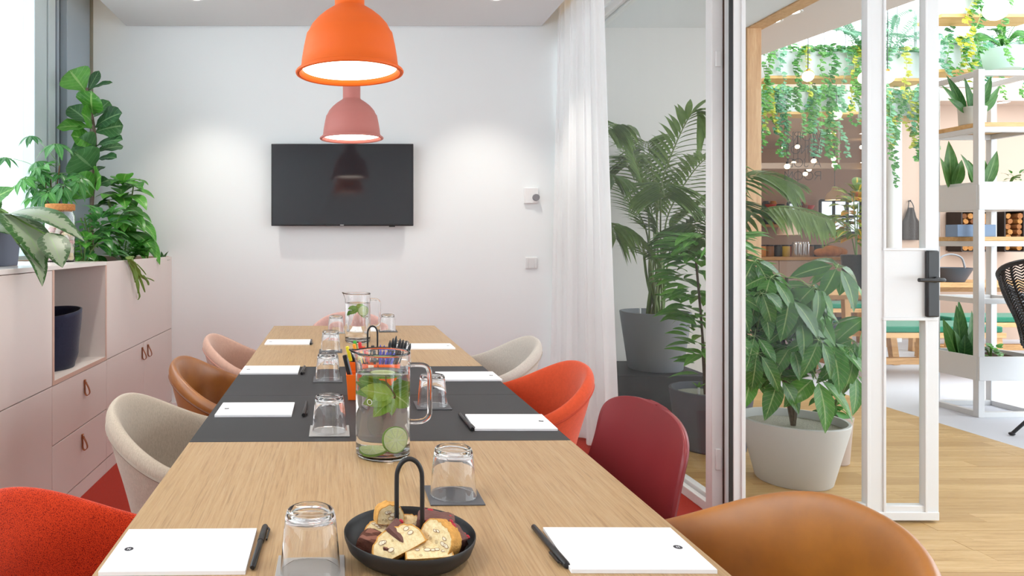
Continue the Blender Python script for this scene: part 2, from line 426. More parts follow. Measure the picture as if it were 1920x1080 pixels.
GW = {'W': 1.0, 'O': 1.04, 'R': .75, 'K': .75, 'I': .0, 'S': .66, 'N': .78, 'T': .74, 'A': .84, 'J': .46, 'B': .69, 'M': .88, ' ': .28}
def strokes(ch):
    out = []
    for s in GL[ch]:
        if s == 'O': out.append([(.52+.52*math.cos(a*math.pi/16), .5+.5*math.sin(a*math.pi/16)) for a in range(33)])
        elif isinstance(s, tuple):
            _, cx, cy, rx, ry, a0, a1 = s
            out.append([(cx+rx*math.cos(R(lerp(a0, a1, i/14))), cy+ry*math.sin(R(lerp(a0, a1, i/14)))) for i in range(15)])
        else: out.append(s)
    return out
def ribbon(mb, pts, w, y, y2):
    for a, b in zip(pts, pts[1:]):
        a = Vector((a[0], 0, a[1])); b = Vector((b[0], 0, b[1])); d = (b-a).normalized(); n = Vector((-d.z, 0, d.x))*w/2; a = a-d*w*.3; b = b+d*w*.3
        vs = [a-n, b-n, b+n, a+n]
        mb.add([(v.x, y, v.z) for v in vs]+[(v.x, y2, v.z) for v in vs], [(0,1,2,3),(7,6,5,4),(0,4,5,1),(1,5,6,2),(2,6,7,3),(3,7,4,0)])
H = .036
for word, pyb in (('WORK', 262), ('IS NOT', 287), ('A JOB', 312), ('ROOM', 336.5)):
    mb = MB(); x = dx(1545)                 # reads right to left from this side
    for ch in word:
        if ch != ' ':
            for st in strokes(ch): ribbon(mb, [(x-px*H, dz(pyb)+pz*H) for px, pz in st], .0023, .0202, .0208)
        x -= (GW[ch]+.2)*H
    mb.build('lettering', M['black'], dr, smooth=False)

# ------------------------------------------------------------------ lobby and hall beyond the glass
sub = struct(MB().box(XP+.02, 3.95, -.5, 6.0, -.05, -.006).build('floor_oak', plain('screed', '#6b5236', .9), smooth=False))
PL, PW = 1.1, .092
proto = None; row = 0; y = -.5
while y < 5.6:
    x = XP+.07-random.random()*PL*.8 if row % 2 else XP+.07-random.random()*.5
    while x < 3.95:
        a, b = max(x, XP+.07), min(x+PL, 3.95)
        if b-a > .05:
            if proto is None:
                o = MB().box(-.5, .5, -PW/2+.0008, PW/2-.0008, -.006, .0).build('plank', M['plank'], sub, smooth=False); proto = o
            else: o = proto.copy(); COL.objects.link(o)
            o.location = ((a+b)/2, y+PW/2, random.uniform(-.0006, .0004)); o.scale = (b-a-.0012, 1, 1)
        x += PL
    y += PW; row += 1
struct(MB().box(3.95, 14, -2, 13, -.05, 0).build('floor_white', M['whitefloor'], smooth=False))
struct(MB().box(XP+.02, 3.95, 5.58, 13, -.05, 0).build('floor_white_hall', M['whitefloor'], smooth=False))
YW = 5.60
struct(MB().box(XP+.06, 3.215, YW, YW+.15, 0, 3.0).build('wall_lobby', plain('lobby_paint', '#d2cfcb', .9, .2), smooth=False))
struct(MB().box(XP, XP+.06, YB+.0, YW, 0, 3.0).build('wall_lobby_return', M['wall'], smooth=False))
struct(MB().box(XP+.08, 3.22, -2.1, YW, 2.94, 3.1).build('ceiling_lobby', M['ceil'], smooth=False))
M['ashwood'] = wood('ash_wood', '#b98f66', '#cda379', '#dbb78e', (10, 10, .8), 3, .5, .1)
struct(MB().box(3.215, 3.33, YW-.02, YW+.16, 0, 3.05).build('trim_2', M['ashwood'], bevel=.003))
struct(MB().box(3.22, 3.36, -2.1, YW+.1, 2.93, 3.05).build('trim_3', M['ashwood'], bevel=.003))
M['soffit'] = plain('soffit_paint', '#d6cdc6', .9, .2)
struct(MB().prism([(3.36,-2.1),(5.1,-2.1),(4.21,5.13),(3.96,6.675),(3.70,8.3),(3.33,8.3),(3.33,5.7),(3.36,5.7)], 3.0, 3.3).build('ceiling_soffit', M['soffit'], smooth=False))
M['hallwall'] = plain('blush_hall_paint', '#bfa695', .85, .2)
M['hallceil'] = plain('hall_ceiling_paint', '#c9b4a4', .85, .2)
struct(MB().box(2.0, 14, 8.3, 13.2, 2.9, 3.12).build('ceiling_hall', M['hallceil'], smooth=False))
struct(MB().box(2.0, 14, 12.6, 12.75, 0, 2.9).build('wall_hall', M['hallwall'], smooth=False))
struct(MB().box(6.85, 14, 8.6, 8.72, 0, 2.9).build('wall_hall_side', M['hallwall'], smooth=False))
struct(MB().box(2.9, 3.1, 5.75, 12.6, 0, 3.1).build('wall_hall_left', M['hallwall'], smooth=False))
struct(MB().lathe([(0,0),(.08,0),(.08,2.9),(0,2.9)], 32, (6.66, 8.46, 0)).build('column', M['white']))
# ================================================================== TABLE
TR = R(1.04); TZ = .73
TC = Vector((.0707, 2.167, 0))
def TL(x, y, z=0):           # world point -> table frame is not needed; this maps table frame to world
    return TC+Matrix.Rotation(TR, 3, 'Z') @ Vector((x, y, z))
tb = thing('conference_table', 'long oak conference table with a charcoal inlay across its middle', 'table', TC, TR)
HW = .459
MB().box(-HW, HW, -1.80, -.5015, TZ-.024, TZ).build('tabletop', M['oak'], tb, bevel=.0015)
MB().box(-HW, HW, .5015, 1.80, TZ-.024, TZ).build('tabletop', M['oak'], tb, bevel=.0015)
tag(MB().box(-HW, HW, -.4995, -.0006, TZ-.024, TZ).build('inlay', M['inlay'], tb, bevel=.0008), 'charcoal inlay panel')
tag(MB().box(-HW, HW, .0006, .4995, TZ-.024, TZ).build('inlay', M['inlay'], tb, bevel=.0008), 'charcoal inlay panel')
MB().box(-HW+.06, HW-.06, -1.6, 1.6, TZ-.045, TZ-.025).build('apron', M['blackmetal'], tb)
for y in (-1.5, 1.5):
    for x in (-.3, .3): MB().bar((x, y, 0), (x*.7, y, TZ-.045), .05, .05).build('leg', M['blackmetal'], tb)

# ================================================================== CHAIRS
RIM = [(0,.79),(28,.776),(55,.725),(80,.676),(105,.655),(128,.60),(150,.505),(180,.455)]
def rim_pt(a):                      # a in degrees, 0 = middle of the back (-y), positive to the left
    s, c = math.sin(R(a)), math.cos(R(a))
    x = -.275*math.copysign(abs(s)**.86, s); yb = -.285*math.copysign(abs(c)**.9, c)
    if c < 0: yb *= .95
    q = abs(((a+180) % 360)-180)
    zr = .655+.135*.5*(1+math.cos(math.pi*min(1, q/98)**1.12)) if q < 112 else .455+.20*.5*(1+math.cos(math.pi*min(1, (q-112)/62)))
    return x, yb, zr
INN = [(0,0),(.4,.0),(.58,.02),(.70,.10),(.775,.28),(.825,.55),(.865,.80),(.90,.93),(.935,.99),(.97,1.0),(1.0,.972),(1.018,.92),(1.012,.86)]
OUT = [(1.0,.105),(.975,.18),(.93,.30),(.87,.44),(.81,.6),(.75,.78),(.69,.93),(.60,1.0),(.3,1.04),(0,1.04)]
def armchair(name, label, loc, rotz, m_in, m_out, m_pipe, group='chairs around the conference table', wood_legs=True):
    t = thing(name, label, 'chair', loc, rotz, group)
    NS = 96; ZS = .445; ZB = .35
    inn = catmull([(f, g, 0) for f, g in INN], 3); out = catmull([(f, g, 0) for f, g in OUT], 3)
    def fin(u, v):
        x, y, zr = rim_pt(u*360); p = inn[min(int(round(v*(len(inn)-1))), len(inn)-1)]
        dip = -.02*(1-min(1, p.x/.6)**2)
        hgt = max(zr-ZS, .012)
        return Vector((x*p.x, y*p.x, ZS+hgt*p.y+dip))
    def fout(u, v):
        x, y, zr = rim_pt(u*360); p = out[min(int(round(v*(len(out)-1))), len(out)-1)]
        top = zr
        zb = ZB if zr > .5 else min(ZB, zr-.07)
        return Vector((x*p.x, y*p.x, top+(zb-top)*p.y))
    MB().grid(fin, NS, len(inn), True).build('seat_upholstery', m_in, t, angle=180)
    MB().grid(fout, NS, len(out), True).build('shell', m_out, t, angle=180)
    pts = []
    for i in range(NS):
        x, y, zr = rim_pt(i*360/NS); h = max(zr-ZS, .012)
        pts.append((x*1.008, y*1.008, lerp(ZS+h*.86, zr+(ZB-zr)*.105, .6)))
    MB().tube(pts, .0042, 6, True).build('piping', m_pipe, t)
    lm = M['ashwood'] if wood_legs else M['blackmetal']
    for sx in (-1, 1):
        for sy in (-1, 1):
            MB().tube([(sx*.10, sy*.10, .355), (sx*.235, sy*.225, .0)], [.017, .011], 10).build('leg', lm, t)
    MB().lathe([(0,.335),(.13,.335),(.15,.35),(.13,.36),(0,.36)], 24).build('base_plate', M['blackmetal'], t)
    return t
M['red_knit'] = knit('red_knit', '#e8481c', '#8f1606')
M['beige_wool'] = fabric('beige_wool', '#c6b8a6', .74, 700, (4, 4, 1.0), .35)
M['grey_wool'] = fabric('grey_wool', '#cbc2b8', .75, 700, (4, 4, 1.0), .4)
M['pink_wool'] = fabric('pink_wool', '#d0a896', .88, 700, None, .25)
M['pink2'] = fabric('rose_wool', '#d6aca4', .88, 700, None, .25)
M['orange_wool'] = fabric('orange_wool', '#d4512e', .85, 700, None, .25)
def leather(name, c, d):
    k = N(name); v = k.coord(); f = k.noise(v, 9, 4); k.base(k.ramp(f, [(.3, lin(d)), (.7, lin(c))])); k.set(Roughness=.42, Coat_Weight=.5, Coat_Roughness=.38); k.b.inputs['Specular IOR Level'].default_value = .6
    k.bump(k.noise(v, 420, 3), .12, .0008); return k.m
M['cognac'] = leather('cognac_leather', '#a4641c', '#8a4d12'); M['tan'] = leather('tan_leather', '#b06c18', '#955812')
M['pipe_b'] = plain('piping_beige', '#9d9082', .8); M['pipe_c'] = plain('piping_brown', '#6f3a10', .5); M['pipe_p'] = plain('piping_pink', '#b98473', .8); M['pipe_o'] = plain('piping_orange', '#b83a18', .8)
rL, rR = R(-90), R(90)
armchair('upholstered_armchair', 'bright red knitted armchair nearest on the window side of the table', (-.335, 1.10, 0), rL, M['red_knit'], M['red_knit'], M['pipe_o'])
armchair('upholstered_armchair', 'beige wool armchair between the red and the cognac chair', (-.345, 1.88, 0), rL+R(4), M['beige_wool'], M['beige_wool'], M['pipe_b'])
armchair('upholstered_armchair', 'cognac leather armchair beside the blush cabinet doors', (-.345, 2.51, 0), rL+R(2), M['cognac'], M['cognac'], M['pipe_c'])
armchair('upholstered_armchair', 'pale pink armchair farthest on the window side of the table', (-.355, 3.13, 0), rL, M['pink_wool'], M['pink_wool'], M['pipe_p'])
armchair('upholstered_armchair', 'rose pink armchair at the far head of the table under the screen', (.02, 3.90, 0), R(180), M['pink2'], M['pink2'], M['pipe_p'])
armchair('upholstered_armchair', 'light grey armchair farthest on the curtain side of the table', (.55, 3.05, 0), rR, M['grey_wool'], M['grey_wool'], M['pipe_b'])
armchair('upholstered_armchair', 'orange-red wool armchair in front of the white curtain', (.54, 2.40, 0), rR, M['orange_wool'], M['orange_wool'], M['pipe_o'])
armchair('upholstered_armchair', 'tan leather armchair nearest on the door side of the table', (.545, 1.08, 0), rR, M['tan'], M['tan'], M['pipe_c'])
# plastic side chair
sc_ = thing('plastic_side_chair', 'dark red plastic shell chair between the orange and the tan chair', 'chair', (.46, 1.655, 0), rR, 'chairs around the conference table')
M['burg'] = plain('burgundy_plastic', '#85292e', .36, .5, bump=.04, bscale=500)
PR = catmull([(.245,.425,0),(.235,.447,0),(.16,.452,0),(.0,.437,0),(-.11,.44,0),(-.185,.468,0),(-.222,.535,0),(-.243,.62,0),(-.26,.71,0),(-.273,.785,0),(-.278,.82,0)], 5)
def side(u, v):
    k = v*(len(PR)-1); i = min(int(k), len(PR)-2); p = PR[i].lerp(PR[i+1], k-i)
    q = u*2-1
    hw = interp([(0,.20),(.12,.225),(.35,.235),(.5,.25),(.62,.245),(.8,.232),(1,.225)], v)
    if v > .84: hw *= max(.0, 1-min(1, (v-.84)/.16)**2.6)**.5*.999+.001
    if v < .1: hw *= 1-((.1-v)/.1)**2*.25
    wing = interp([(0,.0),(.2,.02),(.42,.05),(.6,.045),(.8,.04),(1,.035)], v)
    up = interp([(0,0),(.2,.025),(.42,.07),(.55,.02),(.7,0)], v)
    qq = abs(q)*hw/.235
    return Vector((q*hw, p.x+wing*qq**2.4, p.y+up*qq**2.6-(.02*qq**3*interp([(.75,0),(1,1)], v))))
MB().grid(lambda u, v: side(u, 1-(1-v)**1.35), 41, 81).build('shell', M['burg'], sc_, solid=.011, angle=80)
for sx in (-1, 1):
    for sy in (-1, 1): MB().tube([(sx*.12, sy*.12, .43), (sx*.215, sy*.21, 0)], [.012, .010], 10).build('leg', M['blackmetal'], sc_)

# ================================================================== PENDANTS
def pendant(label, loc, c, rough=.55):
    t = thing('pendant_lamp', label, 'lamp', loc, 0, 'pendant lamps over the table')
    m = plain('rubber_'+label.split()[0], c, rough, .35, bump=.05)
    prof = [(.168,.0),(.1665,.006),(.162,.012),(.156,.016),(.152,.05),(.146,.085),(.138,.122),(.1335,.127),(.122,.150),(.103,.172),(.082,.190),(.064,.2025),(.052,.210),(.0475,.217),(.0475,.29),(.046,.305),(.038,.315),(.012,.318),(.006,.33)]
    inn = [(.0,.30),(.04,.21),(.10,.17),(.135,.12),(.148,.05),(.153,.004),(.162,-.004),(.168,.0)]
    MB().lathe(inn+prof[1:], 72, caps=False).build('shade', m, t, angle=50)
    MB().tube([(.168*math.cos(a*math.pi/36), .168*math.sin(a*math.pi/36), .0) for a in range(72)], .0055, 8, True).build('rim', m, t)
    MB().lathe([(0,.012),(.151,.012),(.151,.016),(0,.016)], 64).build('diffuser', emit('lamp_diffuser', '#fff3e2', 5.5), t)
    MB().tube([(0,0,.32),(0,0,ZC-loc[2])], .0035, 8).build('cord', m, t)
    MB().lathe([(0,ZC-loc[2]-.03),(.05,ZC-loc[2]-.03),(.05,ZC-loc[2]),(0,ZC-loc[2])], 32).build('ceiling_rose', m, t)
    return t
pendant('orange rubber pendant lamp hanging nearest over the table', (.006, 2.23, 1.752), '#e6641a')
pendant('dusty rose pendant lamp hanging farther back before the screen', (.021, 3.77, 1.772), '#bd766e')
# recessed downlights in the raft
def downlight(label, x, y, z, r=.045, power=14, spot=True, em=9, group='downlights in the meeting room ceiling'):
    t = thing('downlight', label, 'light', (x, y, z), 0, group)
    MB().lathe([(r*.82,-.001),(r,-.004),(r*1.15,-.004),(r*1.18,0),(r*.82,.0)], 32, caps=False).build('trim_ring', M['white'], t)
    MB().lathe([(0,-.0012),(r*.82,-.0012),(r*.82,-.0004),(0,-.0004)], 28).build('lens', emit('downlight_lens', '#fff4e4', em), t)
    if spot:
        l = bpy.data.lights.new('downlight_beam', 'SPOT'); l.energy = power; l.spot_size = R(86); l.spot_blend = .7; l.color = (1, .93, .84); l.shadow_soft_size = .03
        o = bpy.data.objects.new('downlight_beam', l); COL.objects.link(o); o.parent = t; o.location = (0, 0, -.02)
for i, (x, y) in enumerate(((-.965, 4.40), (.95, 4.40), (-.965, 2.6), (.95, 2.6), (-.965, .8), (.95, .8))):
    lab = 'recessed ceiling downlight near the screen wall, window side' if i == 0 else 'recessed ceiling downlight near the screen wall, curtain side' if i == 1 else 'recessed ceiling downlight further forward over the table'
    downlight(lab, x, y, ZC, power=44)

# ================================================================== SCREEN, THERMOSTAT, SWITCH
tv = thing('wall_screen', 'black flat television mounted on the white wall', 'television', (-.0378, YB, 1.6125))
hw, hh = .502, .290
MB().box(-hw, hw, -.085, -.055, -hh, hh).build('housing', M['black'], tv, bevel=.004)
MB().box(-hw+.008, hw-.008, -.0862, -.0845, -hh+.010, hh-.008).build('screen', plain('screen_glass', '#2c2e32', .07, .5), tv, smooth=False)
MB().box(-.33, .33, -.055, -.005, -hh+.04, .2).build('back_cover', M['black'], tv, bevel=.01)
MB().box(-.115, .09, -.0875, -.085, -hh-.001, -hh+.012).build('badge_bar', M['black'], tv, bevel=.002)
MB().box(-.016, .010, -.0882, -.087, -hh+.004, -hh+.0085).build('badge', plain('badge_silver', '#e8e8ea', .3), tv, smooth=False)
MB().box(.33, .372, -.080, -.068, -hh-.007, -hh).build('sensor', M['black'], tv)
MB().box(-.2, .2, -.006, 0, -.15, .15).build('wall_bracket', M['blackmetal'], tv)
th = thing('thermostat', 'white square thermostat with a grey dial on the wall', 'thermostat', tuple(P(995, 367, YB)))
MB().box(-.049, .049, -.022, 0, -.056, .056).build('cover', M['white'], th, bevel=.004)
MB().lathe([(0,0),(.025,0),(.0235,.018),(0,.018)], 32, M=Matrix.Translation((.031, -.022, -.014)) @ Matrix.Rotation(R(90), 4, 'X')).build('dial', plain('dial_grey', '#85858a', .5), th)
sw = thing('light_switch', 'white wall switch with two rockers below the thermostat', 'switch', tuple(P(995.5, 493, YB)))
MB().box(-.042, .042, -.010, 0, -.042, .042).build('frame', M['white'], sw, bevel=.003)
for x in (-.031, .0, .031):
    MB().box(x-.0095 if x else -.019, x+.0095 if x else .019, -.0135, -.010, -.036, .036).build('rocker', M['frame'], sw, bevel=.002)

# ================================================================== CURTAIN
k = N('sheer_voile'); tr = k.n('ShaderNodeBsdfTransparent'); df = k.n('ShaderNodeBsdfDiffuse'); df.inputs[0].default_value = lin('#f6f6f7'); tl = k.n('ShaderNodeBsdfTranslucent'); tl.inputs[0].default_value = lin('#f6f6f7')
m1 = k.n('ShaderNodeMixShader'); m1.inputs[0].default_value = .28; k.l(df.outputs[0], m1.inputs[1]); k.l(tl.outputs[0], m1.inputs[2])
m2 = k.n('ShaderNodeMixShader'); m2.inputs[0].default_value = .9; k.l(tr.outputs[0], m2.inputs[1]); k.l(m1.outputs[0], m2.inputs[2]); k.l(m2.outputs[0], k.out.inputs[0])
cu = thing('curtain', 'sheer white floor-length curtain gathered at the glass partition', 'curtain', (1.45, 4.3, 0))
def cfn(u, v):
    z = lerp(.018, ZT-.02, v)
    ye = lerp(3.60, 3.90, v**.8)
    y = lerp(4.94, ye, u); ph = u*2*math.pi*7.5+.7*math.sin(u*9)
    amp = lerp(.038, .026, v)*(.6+.4*math.sin(u*23+1))
    x = lerp(lerp(1.435, 1.50, v), lerp(1.43, 1.435, v), u)+amp*math.sin(ph+.35*math.sin(v*3+u*5))
    return Vector((x-1.45, y-4.3+.012*math.cos(ph*2), z))
MB().grid(cfn, 260, 22).build('voile', k.m, cu, angle=180)
MB().grid(lambda u, v: cfn(u, .0)+Vector((-.0015, 0, lerp(-.001, .03, v))), 260, 2).build('hem', k.m, cu, angle=180)
MB().tube([(.0,-.6,ZT-.012),(.03,.66,ZT-.012)], .010, 8).build('curtain_track', M['white'], cu)
# ================================================================== CABINETS
XC = -1.264; CD = .53; Z1 = .591; Z2 = .333; Z0 = .074; ZTOP = 1.107
def panel(name, par, y0, y1, z0, z1, m=None, t=.019):
    return MB().box(XC-t, XC, y0+.0022, y1-.0022, z0+.0022, z1-.0022).build(name, m or M['cab'], par, bevel=.0012)
def pull(par, y, z, label=None):
    lm = plain('leather_strap', '#9a5a34', .5, .4, noise=.12)
    pts = [(XC+.002, y, z+.034), (XC+.003, y, z+.018), (XC+.004, y, z-.010), (XC+.005, y, z-.030), (XC+.012, y, z-.041), (XC+.022, y, z-.038), (XC+.027, y, z-.026), (XC+.021, y, z-.004), (XC+.011, y, z+.016), (XC+.006, y, z+.034)]
    pts = catmull(pts, 5); mb = MB(); W = Vector((.009, 0, .0))
    def f(u, v):
        i = min(int(u*(len(pts)-1)+.5), len(pts)-1)
        return pts[i]+Vector((0, lerp(-.007, .007, v), 0))
    mb.grid(f, len(pts), 3); o = mb.build('leather_pull', lm, par, solid=.0028, angle=60)
    MB().lathe([(0,0),(.0045,0),(.0035,.003),(0,.0035)], 12, M=Matrix.Translation((XC+.009, y, z+.026)) @ Matrix.Rotation(R(90), 4, 'Y')).build('stud', plain('steel_stud', '#b8b0a8', .3, .5, 1), o)
    return o
def carcass(par, y0, y1, z0, z1):
    mb = MB(); t = .018; x0, x1 = XC-CD, XC-.020
    mb.box(x0, x1, y0, y0+t, z0, z1); mb.box(x0, x1, y1-t, y1, z0, z1); mb.box(x0, x1, y0+t, y1-t, z0, z0+t); mb.box(x0, x0+t, y0+t, y1-t, z0+t, z1)
    return mb.build('carcass', M['cabedge'], par, smooth=False)
def plinth(par, y0, y1): MB().box(XC-CD, XC-.001, y0+.001, y1-.001, 0, Z0-.003).build('plinth', M['cab'], par, bevel=.001)
for i, (a, b, lab) in enumerate(((2.297, 2.966, 'blush cabinet with two plain panels beside the open niche'), (1.628, 2.297, 'blush plain-panelled cabinet, second along from the open niche'), (.96, 1.628, 'blush plain-panelled cabinet at the near end of the row'))):
    t = thing('cabinet', lab, 'cabinet', (0,0,0), 0, 'blush cabinets under the window')
    carcass(t, a, b, Z0, ZTOP-.02); plinth(t, a, b)
    panel('door', t, a, b, Z1, ZTOP-.02); panel('door', t, a, b, Z0, Z1)
ta, tb_ = 2.966, 3.635
t = thing('niche_cabinet', 'blush cabinet with an open niche above two drawers', 'cabinet', (0,0,0), 0, 'blush cabinets under the window')
carcass(t, ta, tb_, Z0, Z1); plinth(t, ta, tb_)
fr = MB(); e = .020
fr.box(XC-.40, XC, ta+.001, ta+e, Z1+.001, ZTOP-.02); fr.box(XC-.40, XC, tb_-e, tb_-.001, Z1+.001, ZTOP-.02); fr.box(XC-.40, XC, ta+e, tb_-e, Z1+.001, Z1+e)
fr.build('niche_frame', M['cab'], t, bevel=.001)
for a_, b_2, c_, d_ in ((ta+.001, ta+e, Z1+.001, ZTOP-.02), (tb_-e, tb_-.001, Z1+.001, ZTOP-.02), (ta+e, tb_-e, Z1+.001, Z1+e)): MB().box(XC+.0002, XC+.0012, a_, b_2, c_, d_).build('edge_band', M['cabedge'], t, smooth=False)
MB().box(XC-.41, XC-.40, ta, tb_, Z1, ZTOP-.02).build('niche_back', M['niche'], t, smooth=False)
for z0, z1, zp, yp in ((Z2, Z1, .515, 3.325), (Z0, Z2, .262, 3.295)):
    d = panel('drawer', t, ta, tb_, z0, z1); pull(d, yp, zp)
ct = tag(MB().box(XL+.005, XC, .96, tb_, ZTOP-.0195, ZTOP).build('countertop', plain('pale_countertop', '#e6dfda', .18, .6), bevel=.0015), 'pale glossy top over the blush cabinets', 'countertop')
t = thing('planter_cabinet', 'blush cabinet with leafy planter top and two doors at the back wall', 'cabinet', (0,0,0), 0, 'blush cabinets under the window')
ca, cb = 3.6352, 4.979
carcass(t, ca, cb, Z0, Z1); plinth(t, ca, cb)
panel('front_panel', t, ca, cb, Z1, ZTOP)
tr_ = MB(); x0 = XL+.006
tr_.box(x0, x0+.019, ca, cb, Z1, ZTOP); tr_.box(x0+.019, XC-.0192, ca, ca+.019, Z1, ZTOP); tr_.box(x0+.019, XC-.0192, cb-.019, cb, Z1, ZTOP); tr_.box(x0+.019, XC-.0192, ca+.019, cb-.019, Z1, Z1+.02)
tr_.build('trough', M['cabedge'], t, smooth=False)
M['soil'] = plain('potting_soil', '#3b2a1e', .95, .1, noise=.3, nscale=60, bump=1, bscale=90, bdist=.01)
MB().box(x0+.02, XC-.02, ca+.02, cb-.02, ZTOP-.14, ZTOP-.05).build('soil', M['soil'], t)
ym = 4.302
for a, b, yp in ((ca, ym, ym-.045), (ym, cb, ym+.075)):
    d = panel('door', t, a, b, Z0, Z1); pull(d, yp, .528)

# ------------------------------------------------------------------ felt basket in the niche
bk = thing('storage_basket', 'navy felt basket with a dipped rim standing in the niche', 'basket', (-1.445, 3.30, Z1+.0202))
def bz(a): return .262+.016*math.cos(a-R(60))
def bf(u, v):
    a = u*2*math.pi; r = lerp(.150, .190, interp([(0,0),(.25,.55),(1,1)], v)); 
    return Vector((r*.85*math.cos(a), r*1.0*math.sin(a), v*bz(a)))
m = fabric('navy_felt', '#2e3146', .75, 900, bump=.3)
MB().grid(bf, 64, 14, True).build('wall', m, bk, solid=.009, angle=180)
bb_ = MB().lathe([(0,0),(.147,0),(.147,.008),(0,.008)], 48).build('base', m, bk); bb_.scale = (.85, 1, 1)

# ------------------------------------------------------------------ marshmallow jar
JL = Vector((-1.47, 3.545, ZTOP))
j = thing('storage_jar', 'tall glass jar with a cork lid on the countertop', 'jar', JL)
rj, hj = .072, .262
MB().lathe([(0,0),(rj-.004,0),(rj,.006),(rj,hj-.03),(rj-.008,hj-.012),(rj-.010,hj),(rj-.013,hj),(rj-.012,hj-.012),(rj-.003,hj-.032),(rj-.003,.008),(rj-.008,.005),(0,.005)], 48, caps=False).build('glass_body', M['glass'], j)
MB().lathe([(0,hj-.006),(rj-.014,hj-.006),(rj-.013,hj+.0005),(rj-.001,hj+.001),(rj,hj+.004),(rj,hj+.030),(rj-.003,hj+.033),(0,hj+.033)], 48).build('cork_lid', plain('cork', '#b97f4c', .85, .2, noise=.2, nscale=120), j)
random.seed(5)
mm = [plain('marshmallow_pink', '#efc9c8', .8), plain('marshmallow_white', '#f3ece4', .8), plain('marshmallow_yellow', '#f1e3bd', .8)]
base = []
for m in mm:
    prof = [(0,-.016),(.0085,-.016),(.0112,-.012),(.0118,0),(.0112,.012),(.0085,.016),(0,.016)]
    base.append(prof)
cnt = 0; lays = 9; protos = {}
for L in range(lays):
    for ring, rr in ((9, .053), (4, .026)):
        for q in range(ring):
            a = 2*math.pi*q/ring+L*.7+random.uniform(-.1, .1); kx = random.randrange(3)
            labs = ('pink marshmallow in the cork-lidded jar', 'white marshmallow in the cork-lidded jar', 'pale yellow marshmallow in the cork-lidded jar')
            if kx not in protos:
                protos[kx] = o = MB().lathe(base[kx], 12).build('marshmallow', mm[kx])
            else: o = protos[kx].copy(); COL.objects.link(o)
            o.location = JL+Vector((rr*math.cos(a), rr*math.sin(a), .021+L*.0205)); o.rotation_euler = (random.uniform(0, 3), random.uniform(-.5, .5), random.uniform(0, 3))
            tag(o, labs[kx], 'marshmallow', 'marshmallows in the jar')
# ================================================================== THINGS ON THE TABLE
def seat_word(i): return i
# ---- writing pads
def pad(label, cx, cy, logo_dx, rot=TR, lw=.21, ld=.148):
    t = thing('notepad', label, 'notepad', (cx, cy, TZ), rot, 'notepads on the table')
    MB().box(-lw/2, lw/2, -ld/2, ld/2, .0003, .0055).build('sheets', M['paper'], t, smooth=False)
    MB().box(-lw/2, lw/2, -ld/2, ld/2, .0056, .0060).build('cover_sheet', M['paper'], t, smooth=False)
    MB().lathe([(0,.0060),(.0068,.0060),(.0068,.0062),(0,.0062)], 28, (logo_dx, 0, 0)).build('emblem', M['logo'], t, smooth=False)
    mb = MB(); tmp = MB()
    for st in strokes('N'): ribbon(tmp, [(x*.0046-.0018, z*.0046-.0023) for x, z in st], .0007, .0, .0001)
    mb.v = [(v[0]+logo_dx, v[2], .0063+v[1]) for v in tmp.v]; mb.f = tmp.f
    mb.build('emblem_letter', M['paper'], t, smooth=False)
    return t
pad('white notepad on oak beside the red knitted chair', -.2535, 1.068, -.083)
pad('white notepad on the charcoal inlay before the beige chair', -.260, 1.968, -.083)
pad('white notepad on the charcoal inlay before the cognac chair', -.286, 2.576, -.083)
pad('white notepad on far oak before the pale pink side chair', -.283, 3.292, -.083)
pad('white notepad on oak beside the tan leather chair', .428, 1.0735, .083, R(-.3))
pad('white notepad on the charcoal inlay near the dark red chair', .427, 1.829, .083, R(-.3))
pad('white notepad on the charcoal inlay before the orange chair', .425, 2.455, .083)
pad('white notepad on far oak before the light grey chair', .374, 3.16, .083)
pad('white notepad at the far head of the table behind the jug', .075, 3.80, -.083, R(92))
# ---- pens
def pen(label, a, b, m=None, cap_at_b=False, clip_side=1):
    a = Vector(a); b = Vector(b); d = b-a; L = d.length
    t = thing('ballpoint_pen', label, 'pen', (a.x, a.y, TZ), math.atan2(d.y, d.x)-math.pi/2, 'black pens by the notepads')
    m = m or M['black']; r = .0046; rot = Matrix.Rotation(R(-90), 4, 'X')
    def ax(prof, y0=0): return MB().lathe(prof, 16, M=Matrix.Translation((0, 0, .0055)) @ rot)
    f = (lambda z: L-z) if not cap_at_b else (lambda z: z)
    def prof(p): return [(rr, f(z)) for rr, z in (p if cap_at_b else p[::-1])]
    ax(prof([(0,0),(.003,.0005),(.0044,.003),(.0046,L*.62),(0,L*.62)])).build('barrel', m, t)
    ax(prof([(0,L*.6),(.0052,L*.6),(.0054,L*.62),(.0054,L-.003),(.0046,L),(0,L)])).build('cap', m, t)
    c = MB(); y0, y1 = f(L-.006), f(L*.67)
    c.bar((clip_side*.0048, y0, .0065), (clip_side*.0085, lerp(y0, y1, .15), .0055), .003, .002); c.bar((clip_side*.0085, lerp(y0, y1, .12), .0055), (clip_side*.0082, y1, .0045), .0025, .003)
    c.build('clip', m, t); return t
pen('black pen beside the pad at the red chair', (-.1385, 1.006), (-.137, 1.152), cap_at_b=True)
pen('black pen beside the pad at the beige chair', (-.121, 1.895), (-.123, 2.05))
pen('black pen beside the pad at the cognac chair', (-.166, 2.495), (-.164, 2.64))
pen('black pen beside the pad at the pale pink side chair', (-.172, 3.215), (-.176, 3.36))
pen('black pen beside the pad at the tan chair', (.3085, 1.154), (.3205, 1.013), cap_at_b=True)
pen('black pen beside the pad near the dark red chair', (.3155, 1.752), (.308, 1.91))
pen('black pen beside the pad at the orange chair', (.300, 2.40), (.302, 2.54))
